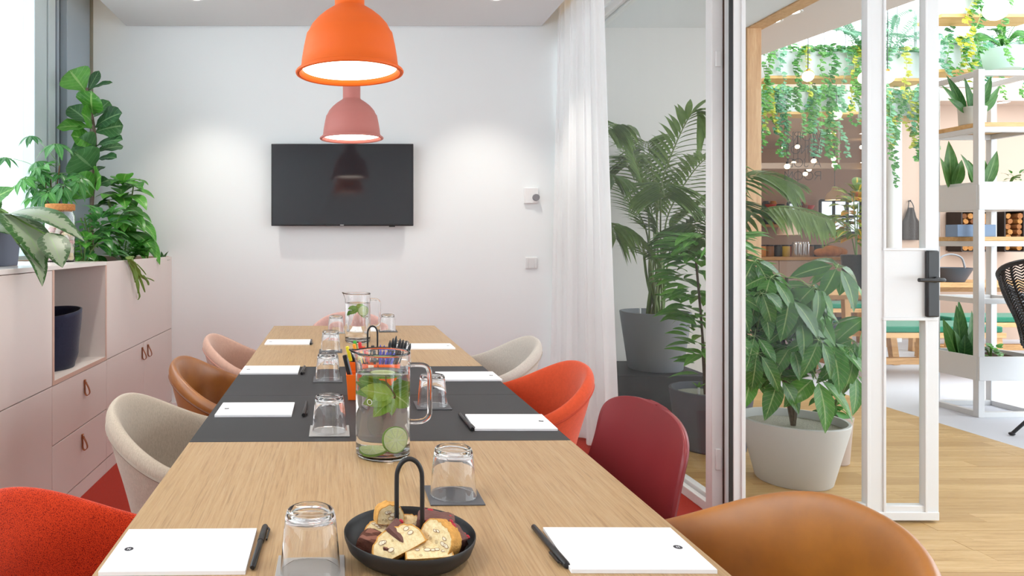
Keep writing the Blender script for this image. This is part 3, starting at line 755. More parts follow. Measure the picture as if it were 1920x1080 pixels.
# ---- coasters and tumblers
cl, cd_ = plain('grey_leather_coaster', '#a8a4a0', .6), plain('dark_grey_coaster', '#5a5a5e', .55)
def coaster(label, x, y, m, rot=0): return tag(MB().box(-.05, .05, -.05, .05, .0003, .003).build('coaster', m, None, (x, y, TZ), rot or TR, bevel=.0008), label, 'coaster', 'coasters under the tumblers')
H_ = .088; RB, RT = .0435, .036
tp = [(RB-.0010,0),(RB+.0004,.0006),(RB-.0004,.004),(RB-.002,.03),(RT+.0015,.07),(RT,.082),(RT-.002,.0868),(RT-.004,.088),(RT-.0065,.0874),(RT-.010,.0858),(0,.0852),(0,.0798),(RT-.010,.080),(RT-.0045,.0775),(RT-.0016,.071),(RB-.0042,.03),(RB-.0024,.003)]
def mk_tumbler():
    mb = MB().lathe(tp, 56, caps=False); n = len(tp); 
    for i in range(56): mb.f.append((i*n+n-1, ((i+1) % 56)*n+n-1, ((i+1) % 56)*n, i*n))
    return mb
tum = None
for lab, x, y, m in (
    ('at the red chair', -.054, 1.003, cl), ('near the tan chair, next to the handled dish', .199, 1.306, cd_), ('before the beige chair', -.046, 1.750, cl),
    ('before the cognac chair', -.069, 2.407, cd_), ('before the pale pink side chair', -.075, 3.035, cd_), ('farthest on the window side', -.062, 3.66, cl),
    ('behind the near jug handle', .247, 2.023, cd_), ('hidden behind the near jug rim', .205, 2.70, cd_), ('behind the far jug handle', .215, 3.72, cd_)):
    coaster(('pale grey' if m is cl else 'dark grey')+' square coaster under the tumbler '+lab.split(',')[0], x, y, m)
    if tum is None: tum = o = mk_tumbler().build('tumbler', M['glass'], None, angle=50)
    else: o = tum.copy(); COL.objects.link(o)
    o.location = (x, y, TZ+.0032); tag(o, 'clear upturned glass tumbler '+lab, 'glass', 'upturned tumblers')
# ---- lime slices, mint
M['rind'] = plain('lime_rind', '#6fa82a', .45); M['pith'] = plain('lime_pith', '#e3eec0', .6); M['pulp'] = plain('lime_pulp', '#d9e79c', .35, noise=.12, nscale=300)
def lime(label, loc, rot, r=.024, th=.005):
    t = thing('lime_slice', label, 'lime slice', loc, 0, 'lime slices in the jugs'); t.rotation_euler = rot
    MB().lathe([(r*.93,-th/2),(r,-th*.42),(r,th*.42),(r*.93,th/2)], 32, caps=False).build('rind', M['rind'], t)
    MB().lathe([(0,-th/2),(r*.935,-th/2),(r*.935,th/2),(0,th/2)], 32).build('pith', M['pith'], t)
    for k in range(9):
        a0 = 2*math.pi*k/9+.05; a1 = a0+2*math.pi/9-.10; rr = r*.84
        poly = [(.0035*math.cos((a0+a1)/2), .0035*math.sin((a0+a1)/2))]+[(rr*math.cos(lerp(a0, a1, q/4)), rr*math.sin(lerp(a0, a1, q/4))) for q in range(5)]
        MB().prism(poly, -th/2-.0005, th/2+.0005).build('segment', M['pulp'], t, smooth=False)
    return t
M['mint'] = leafmat('mint_leaf', '#7fb534', '#b6dc5c', '#d6ea9c', 7, .45); M['mint2'] = leafmat('mint_leaf_dark', '#5b9a30', '#8fc44c', '#a9cf7a', 7, .45)
M['stem'] = plain('green_stem', '#5c7a33', .6); M['twig'] = plain('brown_stem', '#6b5233', .7)
def jug(label, loc, rotz):
    t = thing('water_jug', label, 'jug', loc, rotz, 'glass water jugs'); r = .0612; h = .232
    prof = [(0,0),(r-.006,0),(r,.006),(r,h-.004),(r+.001,h),(r-.0005,h+.0016),(r-.0024,h),(r-.0030,h-.006),(r-.0030,.012),(r-.008,.007),(0,.006)]
    mb = MB(); S = 72
    pr = []
    for a, b in zip(prof, prof[1:]):
        n = 10 if abs(a[1]-b[1]) > .1 else 1
        for q in range(n): pr.append((lerp(a[0], b[0], q/n), lerp(a[1], b[1], q/n)))
    pr.append(prof[-1]); mb.lathe(pr, S, caps=False)
    nv = []
    for x, y, z in mb.v:                                  # the pouring lip, on the -x side
        a = math.atan2(y, -x); w = math.exp(-(a/.24)**2)*max(0, (z-(h-.035))/.035)**2.2
        f = 1+.24*w; nv.append((x*f if x < 0 else x, y*(1-.12*w), z+.003*w))
    mb.v = nv; mb.build('glass_body', M['glass'], t, angle=60)
    pts = catmull([(r-.001,0,.203),(r+.012,0,.2035),(r+.030,0,.2025),(r+.040,0,.196),(r+.0435,0,.182),(r+.0435,0,.14),(r+.0435,0,.105),(r+.041,0,.088),(r+.030,0,.0785),(r+.012,0,.0755),(r-.001,0,.0755)], 5)
    MB().tube(pts, [.0085 if i in (0, len(pts)-1) else .0056 for i in range(len(pts))], 14).build('handle', M['glass'], t)
    MB().tube([((r+.0003)*math.sin(R(-27)+.0058*math.cos(a*math.pi/12)/r), -(r+.0003)*math.cos(R(-27)+.0058*math.cos(a*math.pi/12)/r), .130+.0058*math.sin(a*math.pi/12)) for a in range(24)], .0006, 5, True).build('maker_ring', M['white'], t)
    MB().lathe([(0,.0058),(r-.009,.0068),(r-.0028,.0125),(r-.0028,.184),(r-.0028,.1862),(r-.006,.185),(0,.185)], 64).build('water', M['water'], t)
    return t
J1 = Vector((.079, 1.56, TZ)); J2 = Vector((.048, 3.33, TZ))
jug('glass jug of mint and lime water standing nearest', J1, R(-4)); jug('glass jug of lime water standing farther back', J2, R(-6))
lime('lime slice floating flat on top of the near jug', J1+Vector((.000, .004, .1805)), (R(3), 0, 0), .029)
lime('lime slice standing against the glass low in the near jug', J1+Vector((.022, -.030, .043)), (R(78), R(8), R(30)), .0295)
lime('lime slice lying on the bottom of the near jug', J1+Vector((-.020, -.022, .0175)), (R(8), R(-8), 0), .029)
lime('lime slice upright near the surface of the far jug', J2+Vector((.024, -.034, .152)), (R(84), 0, R(16)), .025)
def sprig(label, loc, leaves, stem, name='mint_sprig'):
    t = thing(name, label, 'herb', loc, 0, 'mint sprigs in the jugs')
    MB().tube(catmull(stem, 5), .0013, 6).build('stem', M['twig'], t)
    for b, tip, wd, ar, dk in leaves:
        MB().leaf(b, tip, wd, ar, (0,-.75,.65), 'ovate', .12, 8, .03).build('leaf', M['mint2'] if dk else M['mint'], t)
    return t
sprig('fresh mint sprig floating in the near jug', J1, [
    ((.018,-.024,.140),(-.048,-.024,.152),.046,.10,0), ((.018,-.028,.138),(-.044,-.036,.122),.040,.08,0), ((.016,-.030,.134),(-.022,-.044,.096),.036,.08,0), ((.020,-.022,.142),(.052,-.014,.112),.046,.1,0),
    ((.014,-.026,.136),(.016,-.046,.100),.026,.1,0), ((.016,.0,.142),(-.044,.018,.160),.042,.1,1), ((.018,.006,.146),(.048,.016,.158),.042,.1,1),
    ((.0,-.004,.160),(-.050,-.012,.172),.036,.06,1), ((.012,.01,.155),(.036,-.030,.170),.034,.1,1), ((.0,.02,.15),(-.03,.04,.13),.04,.1,1), ((.01,.02,.15),(.045,.03,.13),.04,.1,1)],
    [(.004,-.034,.182),(.006,-.036,.168),(.018,-.032,.150),(.022,-.028,.138),(.014,-.020,.122)])
sprig('fresh mint sprig floating in the far jug', J2, [
    ((.0,-.02,.165),(-.045,-.032,.160),.030,.1,1), ((.0,-.02,.160),(-.030,-.040,.135),.026,.1,0), ((-.01,0,.170),(.03,-.02,.172),.03,.05,0), ((-.02,-.02,.15),(-.05,-.025,.128),.022,.1,1), ((.01,-.03,.140),(.03,-.04,.118),.016,.1,0)],
    [(-.01,0,.172),(0,-.01,.165),(-.005,-.02,.15),(-.01,-.025,.138)])
# ---- handled dishes
M['dish'] = plain('black_coated_steel', '#1e1d1e', .5, .45)
def dish(label, loc):
    t = thing('serving_dish', label, 'dish', loc, 0, 'black handled dishes')
    prof = [(0,.0),(.070,.0),(.083,.004),(.094,.014),(.0995,.028),(.1005,.0345),(.0995,.0358),(.0985,.0345),(.0972,.028),(.0915,.0155),(.081,.0065),(.069,.0025),(0,.0025)]
    MB().lathe(prof, 80, caps=False).build('bowl', M['dish'], t, angle=60)
    pts = [(-.0195,.0,.002),(-.0195,0,.05),(-.0195,0,.11),(-.018,0,.128),(-.011,0,.141),(0,0,.146),(.011,0,.141),(.018,0,.128),(.0195,0,.11),(.0195,0,.05),(.0195,0,.002)]
    MB().tube(catmull(pts, 5), .0036, 12).build('handle', M['dish'], t); return t
DC = Vector((.0945, 1.062, TZ))
dish('black round dish with a tall loop handle holding cakes', DC)
dish('black round dish with a loop handle behind the pen box', (.098, 2.74, TZ))
# ---- cakes
k = N('biscotti_crumb'); v = k.coord(); n1 = k.noise(v, 160, 5); vo = k.n('ShaderNodeTexVoronoi'); vo.inputs['Scale'].default_value = 75; k.l(v, vo.inputs['Vector'])
k.base(k.mix(k.ramp(n1, [(.3, lin('#dcc08a')), (.65, lin('#f0e0b4'))]), lin('#a08660'), k.math('MULTIPLY', k.math('LESS_THAN', vo.outputs['Distance'], .22), .55))); k.set(Roughness=.9); k.bump(n1, .6, .003); M['crumb'] = k.m
M['crust'] = plain('biscotti_crust', '#cf9a52', .8, .2, noise=.25, nscale=70, bump=.8, bscale=160, bdist=.003)
M['almond'] = plain('almond_slice', '#e9dec4', .7); M['almondskin'] = plain('almond_skin', '#8a5a35', .7)
M['brownie'] = plain('brownie', '#5a3428', .7, .3, noise=.25, nscale=80, bump=.8, bscale=140, bdist=.004); M['brownietop'] = plain('brownie_glaze', '#8a5a4c', .5, .4, noise=.12, nscale=60, bump=.3)
M['berrycake'] = plain('berry_brownie', '#6f4c46', .6, .3, noise=.15, nscale=80, bump=.6, bscale=130, bdist=.003); M['berry'] = plain('raspberry', '#b3102f', .4, .5, bump=.8, bscale=300, bdist=.003)
def biscotti(label, loc, rot, L=.06, Hh=.022, th=.017, seed=1):
    rng = random.Random(seed); t = thing('biscotti', label, 'biscuit', Vector(loc), 0, 'biscotti in the dish'); t.rotation_euler = rot
    poly = []
    for i in range(26):
        a = math.pi*i/25
        poly.append((math.cos(a)*L/2*(1+rng.uniform(-.02, .02)), (math.sin(a)**.55)*Hh*(1+rng.uniform(-.05, .05))))
    poly = poly+[(-L/2*.6, -.0012), (L/2*.6, -.0012)]
    RX = Matrix.Rotation(R(90), 4, 'X')
    MB().prism(poly, -th/2+.0004, th/2-.0004, RX).build('crumb', M['crumb'], t, smooth=False)
    mb = MB(); n = len(poly); sh = [(x*1.035, z*1.04-.0003) for x, z in poly]
    def ring(pl, y): return [Vector((x, y, z)) for x, z in pl]
    vs = ring(sh, -th/2)+ring(sh, th/2)+ring([(x*.985, z*.985) for x, z in poly], th/2)+ring([(x*.985, z*.985) for x, z in poly], -th/2)
    fs = []
    for i in range(n):
        j2 = (i+1) % n
        for a, b in ((0, 1), (1, 2), (2, 3), (3, 0)): fs.append((a*n+i, a*n+j2, b*n+j2, b*n+i))
    mb.add(vs, fs); mb.build('crust', M['crust'], t, angle=60)
    for q in range(5):
        x = rng.uniform(-.38, .38)*L; z = rng.uniform(.25, .75)*Hh; s_ = rng.uniform(.0022, .0038)
        for y in (-th/2, th/2):
            e = MB(); e.ball((x, y, z), s_, 10, 6, (1.3, .12, .8)); e.build('almond', M['almond'], t)
            e = MB(); e.tube([(x+s_*1.3*math.cos(a*math.pi/8), y*1.02, z+s_*.8*math.sin(a*math.pi/8)) for a in range(16)], .0003, 4, True); e.build('almond_skin', M['almondskin'], t)
    return t
def cake(label, loc, rot, sx, sy, sz, m, mtop, berries=0, seed=1):
    rng = random.Random(seed); t = thing('brownie', label, 'cake', Vector(loc), 0, 'brownies in the dish'); t.rotation_euler = rot
    mb = MB(); NN = 6
    for ax in range(3):
        for sgn in (-1, 1):
            def f(u, w, ax=ax, sgn=sgn):
                p = [u*2-1, w*2-1]; p.insert(ax, sgn); 
                if sgn*(1 if ax != 1 else -1) < 0: p2 = p
                q = Vector(p); b = 1-.10*((abs(q.x)*abs(q.y)*abs(q.z))**3)
                hsh = math.sin(q.x*5.1+seed)*math.cos(q.y*4.3+seed*2)*math.sin(q.z*6.2+1)*.08
                return Vector((q.x*sx/2*(b+hsh), q.y*sy/2*(b+hsh), (q.z*(b+hsh)+1)*sz/2))
            mb.grid(f, NN, NN)
    o = mb.build('sponge', m, t, angle=180)
    if mtop is not m: MB().box(-sx/2*.9, sx/2*.9, -sy/2*.9, sy/2*.9, sz*.93, sz*1.0).build('top_layer', mtop, t, bevel=.003, seg=3)
    for q in range(berries):
        MB().ball((rng.uniform(-.42, .42)*sx, rng.choice((-.5, .5, rng.uniform(-.4, .4)))*sy, rng.uniform(.6, 1.02)*sz), rng.uniform(.0025, .0055), 8, 6, (1, .8, .7)).build('berry_piece', M['berry'], t)
    return t
b0 = DC+Vector((0, 0, .004))
biscotti('long biscotti leaning forward in the middle of the dish', b0+Vector((-.016,-.050,.018)), (R(-44), R(-18), R(20)), .080, .036, .020, 3)
biscotti('biscotti lying flat at the front of the dish', b0+Vector((.024,-.064,.013)), (R(-72), R(-2), R(4)), .068, .036, .018, 4)
biscotti('biscotti standing crust up on the right of the dish', b0+Vector((.040,-.032,.026)), (R(-18), R(14), R(-48)), .056, .032, .026, 5)
biscotti('biscotti lying behind the brownies at the left', b0+Vector((-.034,-.004,.016)), (R(-66), R(6), R(-14)), .072, .032, .020, 6)
biscotti('biscotti end piece perched on top of the pile', b0+Vector((-.030,.022,.038)), (R(-6), R(2), R(10)), .042, .027, .026, 7)
biscotti('biscotti half hidden behind the dish handle', b0+Vector((.000,.024,.018)), (R(-50), R(0), R(-8)), .056, .026, .018, 8)
cake('dark brownie at the left edge of the dish', b0+Vector((-.054,-.028,.008)), (R(0), R(12), R(-26)), .050, .040, .027, M['brownie'], M['brownietop'], 0, 2)
cake('small berry brownie tipped on its corner at the left', b0+Vector((-.032,-.020,.022)), (R(8), R(38), R(-24)), .032, .032, .032, M['berrycake'], M['berrycake'], 7, 3)
cake('large berry brownie at the back right of the dish', b0+Vector((.042,.020,.016)), (R(6), R(4), R(-12)), .056, .036, .032, M['berrycake'], M['berrycake'], 12, 4)
cake('berry brownie slipping down at the right rim', b0+Vector((.058,-.006,.012)), (R(0), R(24), R(-54)), .042, .030, .030, M['berrycake'], M['berrycake'], 8, 6)
# ---- orange pen box and what stands in it
BX = Vector((.09, 2.165, TZ))
M['orange'] = plain('orange_plastic', '#f26a12', .4, .45)
bxo = thing('desk_organiser', 'orange plastic desk box with compartments for pens', 'organiser', BX)
def tub(par, name, x0, x1, y0, y1, h, t=.0025, taper=.006):
    def ring(e, z, k): return [(x0-e+k, y0-e+k, z), (x1+e-k, y0-e+k, z), (x1+e-k, y1+e-k, z), (x0-e+k, y1+e-k, z)]
    mb = MB(); vs = ring(-taper, 0, 0)+ring(0, h, 0)+ring(0, h, t)+ring(-taper, t, t)
    fs = [(3,2,1,0)]
    for a in range(3):
        for i in range(4): fs.append((a*4+i, a*4+(i+1) % 4, a*4+4+(i+1) % 4, a*4+4+i))
    fs.append((12,13,14,15)); mb.add(vs, fs)
    return mb.build(name, M['orange'], par, bevel=.003, seg=3)
tub(bxo, 'front_compartment', -.095, .095, -.075, -.012, .078)
tub(bxo, 'rear_compartment', -.095, .0, -.010, .06, .105); tub(bxo, 'rear_compartment', .002, .095, -.010, .06, .105)
def stick(name, label, cat, group, base_, tip, r, m, mcap=None, point=True):
    base_ = Vector(base_)+BX; tip = Vector(tip)+BX; d = tip-base_; L = d.length
    t = thing(name, label, cat, base_, 0, group); t.rotation_mode = 'QUATERNION'; t.rotation_quaternion = d.to_track_quat('Z', 'Y')
    pr = [(0,0),(r,.001),(r,L*.68)]
    MB().lathe(pr+[(0,L*.68)], 12).build('barrel', m, t)
    MB().lathe([(0,L*.68),(r*1.15,L*.68),(r*1.15,L-.012 if point else L-.002)]+([(r*.55,L-.004),(r*.3,L)] if point else [(r*1.0,L)])+[(0,L)], 12).build('cap', mcap or m, t)
    MB().bar((r*1.2, 0, L*.70), (r*1.35, 0, L-.016), .0022, .0016, (1,0,0)).build('clip', mcap or m, t)
    return t
def mk(nm, c): return plain(nm, c, .35, .5)
cols = [('yellow', '#e3d21c', (-.055,.02,.01), (-.092,.0,.152)), ('orange', '#f59a16', (-.040,.025,.01), (-.070,.01,.158)), ('green', '#3fae3a', (-.045,.035,.01), (-.068,.03,.166)), ('red', '#d9262a', (-.035,.03,.01), (-.052,.02,.162)), ('coral', '#ee6a3a', (-.030,.02,.01), (-.040,.02,.150))]
for c, hx, a, b in cols: stick('felt_pen', c+' felt pen leaning left in the orange box', 'pen', 'felt pens in the orange box', a, b, .0048, M['black'], mk('pen_'+c, hx), False)
bl = mk('pen_blue', '#3a3fae')
for i in range(5): stick('ballpoint_pen', ('first','second','third','fourth','fifth')[i]+' from the left of the blue pens in the orange box', 'pen', 'blue pens in the orange box', (.002+i*.006, .0+.01*(i % 2), .01), (.012+i*.0125, -.005+.01*(i % 2), .158-.003*i), .0042, bl)
for i in range(7): stick('ballpoint_pen', ('first','second','third','fourth','fifth','sixth','seventh')[i]+' from the left of the black pens in the orange box', 'pen', 'black pens in the orange box', (.030+i*.006, .03+.012*(i % 2), .01), (.044+i*.0108, .025+.014*(i % 3), .178-.005*abs(i-2)), .0042, M['black'])
stick('marker_pen', 'short black marker standing in the middle of the orange box', 'pen', None, (-.010, .01, .01), (-.012, .0, .155), .005, M['black'], None, False)
# scissors and stapler in the front compartment
kn = thing('utility_knife', 'black and grey utility knife leaning left in the orange box', 'knife', BX+Vector((-.072, -.05, .006)))
MB().bar((.004, 0, .0), (-.028, 0, .128), .014, .010, (0,1,0)).build('body', M['black'], kn, bevel=.003); MB().bar((.011, -.002, .0), (-.019, -.002, .118), .005, .011, (0,1,0)).build('grip', plain('grey_grip', '#70757c', .4), kn, bevel=.002)
st_ = thing('stapler', 'slim black stapler standing on end in the orange box', 'stapler', BX+Vector((-.066, .02, .012)))
MB().box(-.012, .004, -.009, .009, 0, .13).build('upper_arm', M['black'], st_, bevel=.004); MB().box(.007, .013, -.008, .008, 0, .125).build('lower_arm', plain('dark_grey_plastic', '#3a3c42', .4), st_, bevel=.002)
tag(MB().box(-.012, .012, -.003, .003, 0, .10).build('note_block', plain('cream_paper', '#f0ead2', .8), None, BX+Vector((-.030, -.045, .006)), bevel=.001), 'cream block of paper notes in the orange box', 'note block')
# ================================================================== PLANTS ON THE CABINET
M['fig'] = leafmat('fig_leaf', '#306a20', '#5a9c3a', '#9cbf72', 7, .35); M['fig2'] = leafmat('fig_leaf_dark', '#2c5534', '#4c7d48', '#84a878', 7, .35)
M['bush'] = leafmat('bush_leaf', '#357a28', '#66b545', '#a6cc78', 10, .32); M['umbrella'] = leafmat('umbrella_leaf', '#2f6a3c', '#58a348', '#8fb87a', 9, .33)
M['agl'] = leafmat('silver_leaf', '#2a4a22', '#3d6a30', '#8aa872', 12, .36, center='#9aa58c', ribw=.04)
M['fern'] = leafmat('fern_leaf', '#2c6a22', '#4f9a36', None, 6, .5); M['cactus'] = leafmat('cactus_stem', '#4a7a26', '#6f9c38', '#8fae55', 5, .5)
M['bark'] = plain('bark', '#5d5146', .85, .2, noise=.25, nscale=80, bump=.8, bscale=120)
def V(*a): return Vector(a)
# fiddle leaf fig in the trough
fb = V(-1.60, 4.34, ZTOP-.055)
fg = thing('fiddle_leaf_fig', 'tall fiddle leaf fig with broad glossy leaves in the planter corner', 'plant', fb)
stem = [V(0,0,0), V(-.005,0,.3), P(176, 330, 4.34)-fb, P(178, 260, 4.33)-fb, P(172, 215, 4.34)-fb, P(163, 165, 4.34)-fb]
MB().tube(catmull(stem, 5), [.014]*6+[.012]*10+[.010]*(5*5+1-16), 8).build('trunk', M['bark'], fg)
figl = [  # base px,py, tip px,py, width m, depth shift of the tip, dark
 (161,172,131,132,.17,-.02,0,(.15,-1,.25)), (163,175,186,133,.05,.06,1,(.5,-1,.2)), (166,170,211,155,.06,-.02,1,(0,-.4,1)), (175,215,172,170,.15,-.16,0,(.1,-1,.3)), (176,220,205,190,.10,.05,1,(0,-1,.5)),
 (172,235,129,200,.11,.02,1,(0,-.6,.8)), (174,240,106,240,.12,-.06,0,(0,-.5,1)), (173,232,152,212,.12,-.15,0,(.2,-1,.4)), (176,240,229,212,.14,-.05,1,(.1,-.7,.8)), (177,248,231,236,.15,.03,1,(0,-.8,.6)),
 (178,270,133,254,.14,-.10,0,(0,-.7,.7)), (178,275,230,262,.11,-.06,1,(0,-.5,1)), (179,285,231,275,.10,.08,1,(0,-.5,1)), (178,290,142,262,.17,-.08,1,(.1,-1,.2)), (180,300,219,296,.08,-.05,1,(0,-.4,1)), (178,318,140,285,.20,-.14,1,(-.2,-1,.3)), (179,325,192,312,.06,.1,1,(0,-.5,1)),
 (176,370,132,332,.18,-.10,0,(-.35,-.9,.5)), (178,350,205,338,.12,.05,1,(0,-.6,1)), (179,345,190,330,.14,-.08,0,(0,-.9,.4))]
for bx, by, tx, ty, wd, dy, dk, up in figl:
    a = P(bx, by, 4.34)-fb; b = P(tx, ty, 4.34+dy)-fb
    MB().leaf(a, b, wd*1.3, .12, (up[0], up[1]-.35, up[2]), 'obovate', .16, 10, .03).build('leaf', M['fig2'] if dk else M['fig'], fg)
# umbrella plant (small palmate leaves) by the window
def palmate(mb, c, nrm, n, L, wd, droop=.5, spread=2*math.pi, a0=0, rng=random, prof='lance'):
    nrm = Vector(nrm).normalized(); t1 = nrm.orthogonal().normalized(); t2 = nrm.cross(t1)
    for i in range(n):
        a = a0+spread*i/n; d = (t1*math.cos(a)+t2*math.sin(a)); l = L*rng.uniform(.8, 1.1)
        st = c+d*L*.12
        tip = c+(d*math.cos(droop)-nrm*math.sin(droop))*l+Vector((0,0,-.15*l))
        mb.leaf(st, tip, wd*rng.uniform(.85, 1.1), .14, tuple(nrm+d*.25), prof, .18, 6)
        mb.tube([c, st], .0012, 4, caps=False)
def umbrella_plant(name, label, base_, crown, stem_r, mat, L, wd, n, leaves, group=None, seed=3, prof='lance', droop=(.25, .7), trunk_mat=None, cat='plant', extra=()):
    rng = random.Random(seed); t = thing(name, label, cat, base_, 0, group)
    nodes = [Vector(c)-base_ for c in crown]
    for nd in nodes:
        mid = nd*.5+Vector((nd.x*-.15, nd.y*-.15, .05)); MB().tube(catmull([V(0,0,0), mid, nd], 6), [stem_r]*6+[stem_r*.7]*7, 7).build('stem', trunk_mat or M['twig'], t)
    for q in range(leaves):
        nd = nodes[q % len(nodes)]
        k2 = rng.uniform(.45, 1.0); p0 = nd*k2 if q >= len(nodes) else nd
        a = rng.uniform(0, 6.28); el = rng.uniform(-.1, .9); pl = rng.uniform(.7, 1.5)*L
        d = V(math.cos(a)*math.cos(el), math.sin(a)*math.cos(el), math.sin(el)); c = p0+d*pl
        mb = MB(); mb.tube(catmull([p0, p0+d*pl*.5+V(0,0,.02*pl), c], 4), .0016*max(1, L/.1), 5)
        palmate(mb, c, tuple(d*.55+V(0,-.35,.75)), n, L*rng.uniform(.8, 1.15), wd, rng.uniform(*droop), a0=rng.uniform(0, 6), rng=rng, prof=prof)
        mb.build('leaf', mat, t)
    for c, nm_, l2 in extra:
        c = Vector(c)-base_; nd = min(nodes, key=lambda n_: (n_-c).length)
        mb = MB(); mb.tube(catmull([nd, (nd+c)/2+V(0,0,.02), c], 4), .0016*max(1, L/.1), 5); palmate(mb, c, nm_, n, l2, wd*l2/L, .5, a0=rng.uniform(0, 6), rng=rng, prof=prof); mb.build('leaf', mat, t)
    return t
ub = V(-1.62, 3.80, ZTOP-.055)
umbrella_plant('umbrella_plant', 'airy umbrella plant with small fingered leaves against the window', ub, [P(95,330,3.8), P(112,310,3.75), P(85,345,3.75), P(120,345,3.8)], .005, M['umbrella'], .095, .036, 7, 26, None, 11,
    extra=[(P(58,255,3.78), (0,-.3,1), .085), (P(10,295,3.78), (.2,-.3,1), .075), (P(105,270,3.75), (0,-.3,1), .13), (P(35,345,3.7), (-.2,-.3,1), .08), (P(60,370,3.7), (0,-.4,1), .09)])
# bushy plant with drooping leaves at the wall
def bushy(name, label, base_, top, rad, n, L, wd, mat, seed, group=None, prof='ovate', droop=.9, cat='plant', zlo=.25):
    rng = random.Random(seed); t = thing(name, label, cat, base_, 0, group); top = Vector(top)-base_
    for q in range(3):
        e = top*rng.uniform(.7, .95)+V(rng.uniform(-.4, .4)*rad, rng.uniform(-.4, .4)*rad, 0); MB().tube(catmull([V(0,0,0), e*.5+V(0,0,.03), e], 4), .005, 6).build('stem', M['stem'], t)
    for i in range(n):
        h = rng.uniform(zlo, 1.0); a = rng.uniform(0, 6.283); r0 = rad*.35*rng.random()
        p = V(top.x*h+r0*math.cos(a), top.y*h+r0*math.sin(a), top.z*h)
        el = lerp(-.2, .9, h**2); d = V(math.cos(a)*math.cos(el), math.sin(a)*math.cos(el), math.sin(el))
        l = L*rng.uniform(.7, 1.15)
        tip = p+d*l*.75+V(0,0,-droop*l*rng.uniform(.35, .85))
        MB().leaf(p, tip, wd*rng.uniform(.8, 1.15), .28, (d.x*.4, d.y*.4-.2, 1), prof, .14, 8).build('leaf', mat, t)
    return t
bb = V(-1.52, 4.70, ZTOP-.055)
bushy('broad_leaf_plant', 'bushy plant with long drooping green leaves at the wall end of the planter', bb, P(228, 335, 4.66), .26, 54, .27, .125, M['bush'], 4, zlo=.35)
cb_ = V(-1.50, 4.10, ZTOP-.055)
bushy('leafy_bush', 'low leafy green bush in the middle of the planter', cb_, P(190, 400, 4.05), .30, 80, .17, .06, M['umbrella'], 9, droop=.6, zlo=.1)
bushy('leafy_bush', 'small leafy plant beside the glass jar', V(-1.45, 3.80, ZTOP-.055), P(165, 440, 3.8), .18, 34, .12, .055, M['bush'], 10, droop=.6, zlo=.1)
# ferny clump
fn = thing('parsley_fern', 'frilly bright green fern clump at the planter front', 'plant', (-1.40, 4.42, ZTOP-.055)); rng = random.Random(12)
for i in range(46):
    a = rng.uniform(0, 6.28); l = rng.uniform(.10, .20); top = V(math.cos(a)*l*.7, math.sin(a)*l*.7, rng.uniform(.06, .17))
    mb = MB(); c = catmull([V(0,0,0), top*.5+V(0,0,.04), top], 5); mb.tube(c, .0012, 4)
    for j, p in enumerate(c[3:]):
        for s in (-1, 1):
            d = V(-math.sin(a)*s, math.cos(a)*s, .3)*.028+V(math.cos(a), math.sin(a), 0)*.014
            mb.leaf(p, p+d, .016, .1, (0,0,1), 'ovate', .1, 4)
    mb.build('frond', M['fern'], fn)
# trailing cactus over the planter front
tcx = thing('trailing_cactus', 'trailing leaf cactus hanging over the blush planter front', 'plant', (-1.33, 4.18, ZTOP-.055))
tb0 = V(-1.33, 4.18, ZTOP-.055); rng = random.Random(3)
YT = lambda x_: F*1.246/(VX-x_)
def pf(px, py, off=.02): Yq = F*(1.264-off)/(VX-px); return P(px, py, Yq)
for path, wdt in (([(222,474),(240,484),(252,498),(262,515),(275,527)], .045), ([(244,490),(250,505),(256,525),(259,550)], .04), ([(240,488),(248,510),(253,530)], .012), ([(256,495),(268,508),(273,515)], .010),
                  ([(256,512),(264,528),(271,548)], .022), ([(270,520),(280,523),(288,527)], .020), ([(268,516),(276,528),(278,535)], .02), ([(259,545),(261,556),(258,562)], .012)):
    pts = [pf(x, y_, .014+.006*i+rng.uniform(0, .008)) for i, (x, y_) in enumerate(path)]
    if path[0][0] < 245: pts = [V(-1.33, 4.18, ZTOP-.05), V(-1.30, 4.16, ZTOP+.012)]+pts[(1 if path[0][0] < 235 else 0):]
    c = [p-tb0 for p in catmull(pts, 6)]
    mb = MB()
    def f(u, v, c=c, wdt=wdt):
        i = min(int(round(u*(len(c)-1))), len(c)-1); w = wdt*(.35+.65*math.sin(math.pi*min(1, .12+u*.88)))*(1+.22*math.sin(u*38))
        return c[i]+V((v-.5)*w*.5+.006*abs(v-.5), (v-.5)*w*.75, 0)
    mb.grid(f, len(c), 5); mb.build('stem_segment', M['cactus'], tcx, solid=.003, angle=70)
# small succulent at the wall end
ss = thing('succulent', 'tiny grey-green succulent at the wall end of the planter', 'plant', tuple(P(305, 487, 4.86)+V(0,0,-.045))); rng = random.Random(5)
for i in range(8):
    a = i*2.4; MB().leaf((0,0,.02), (.06*math.cos(a), .06*math.sin(a), .045+.03*(i % 3)), .026, .2, (0,0,1), 'ovate', .2, 6).build('leaf', M['fig2'], ss)
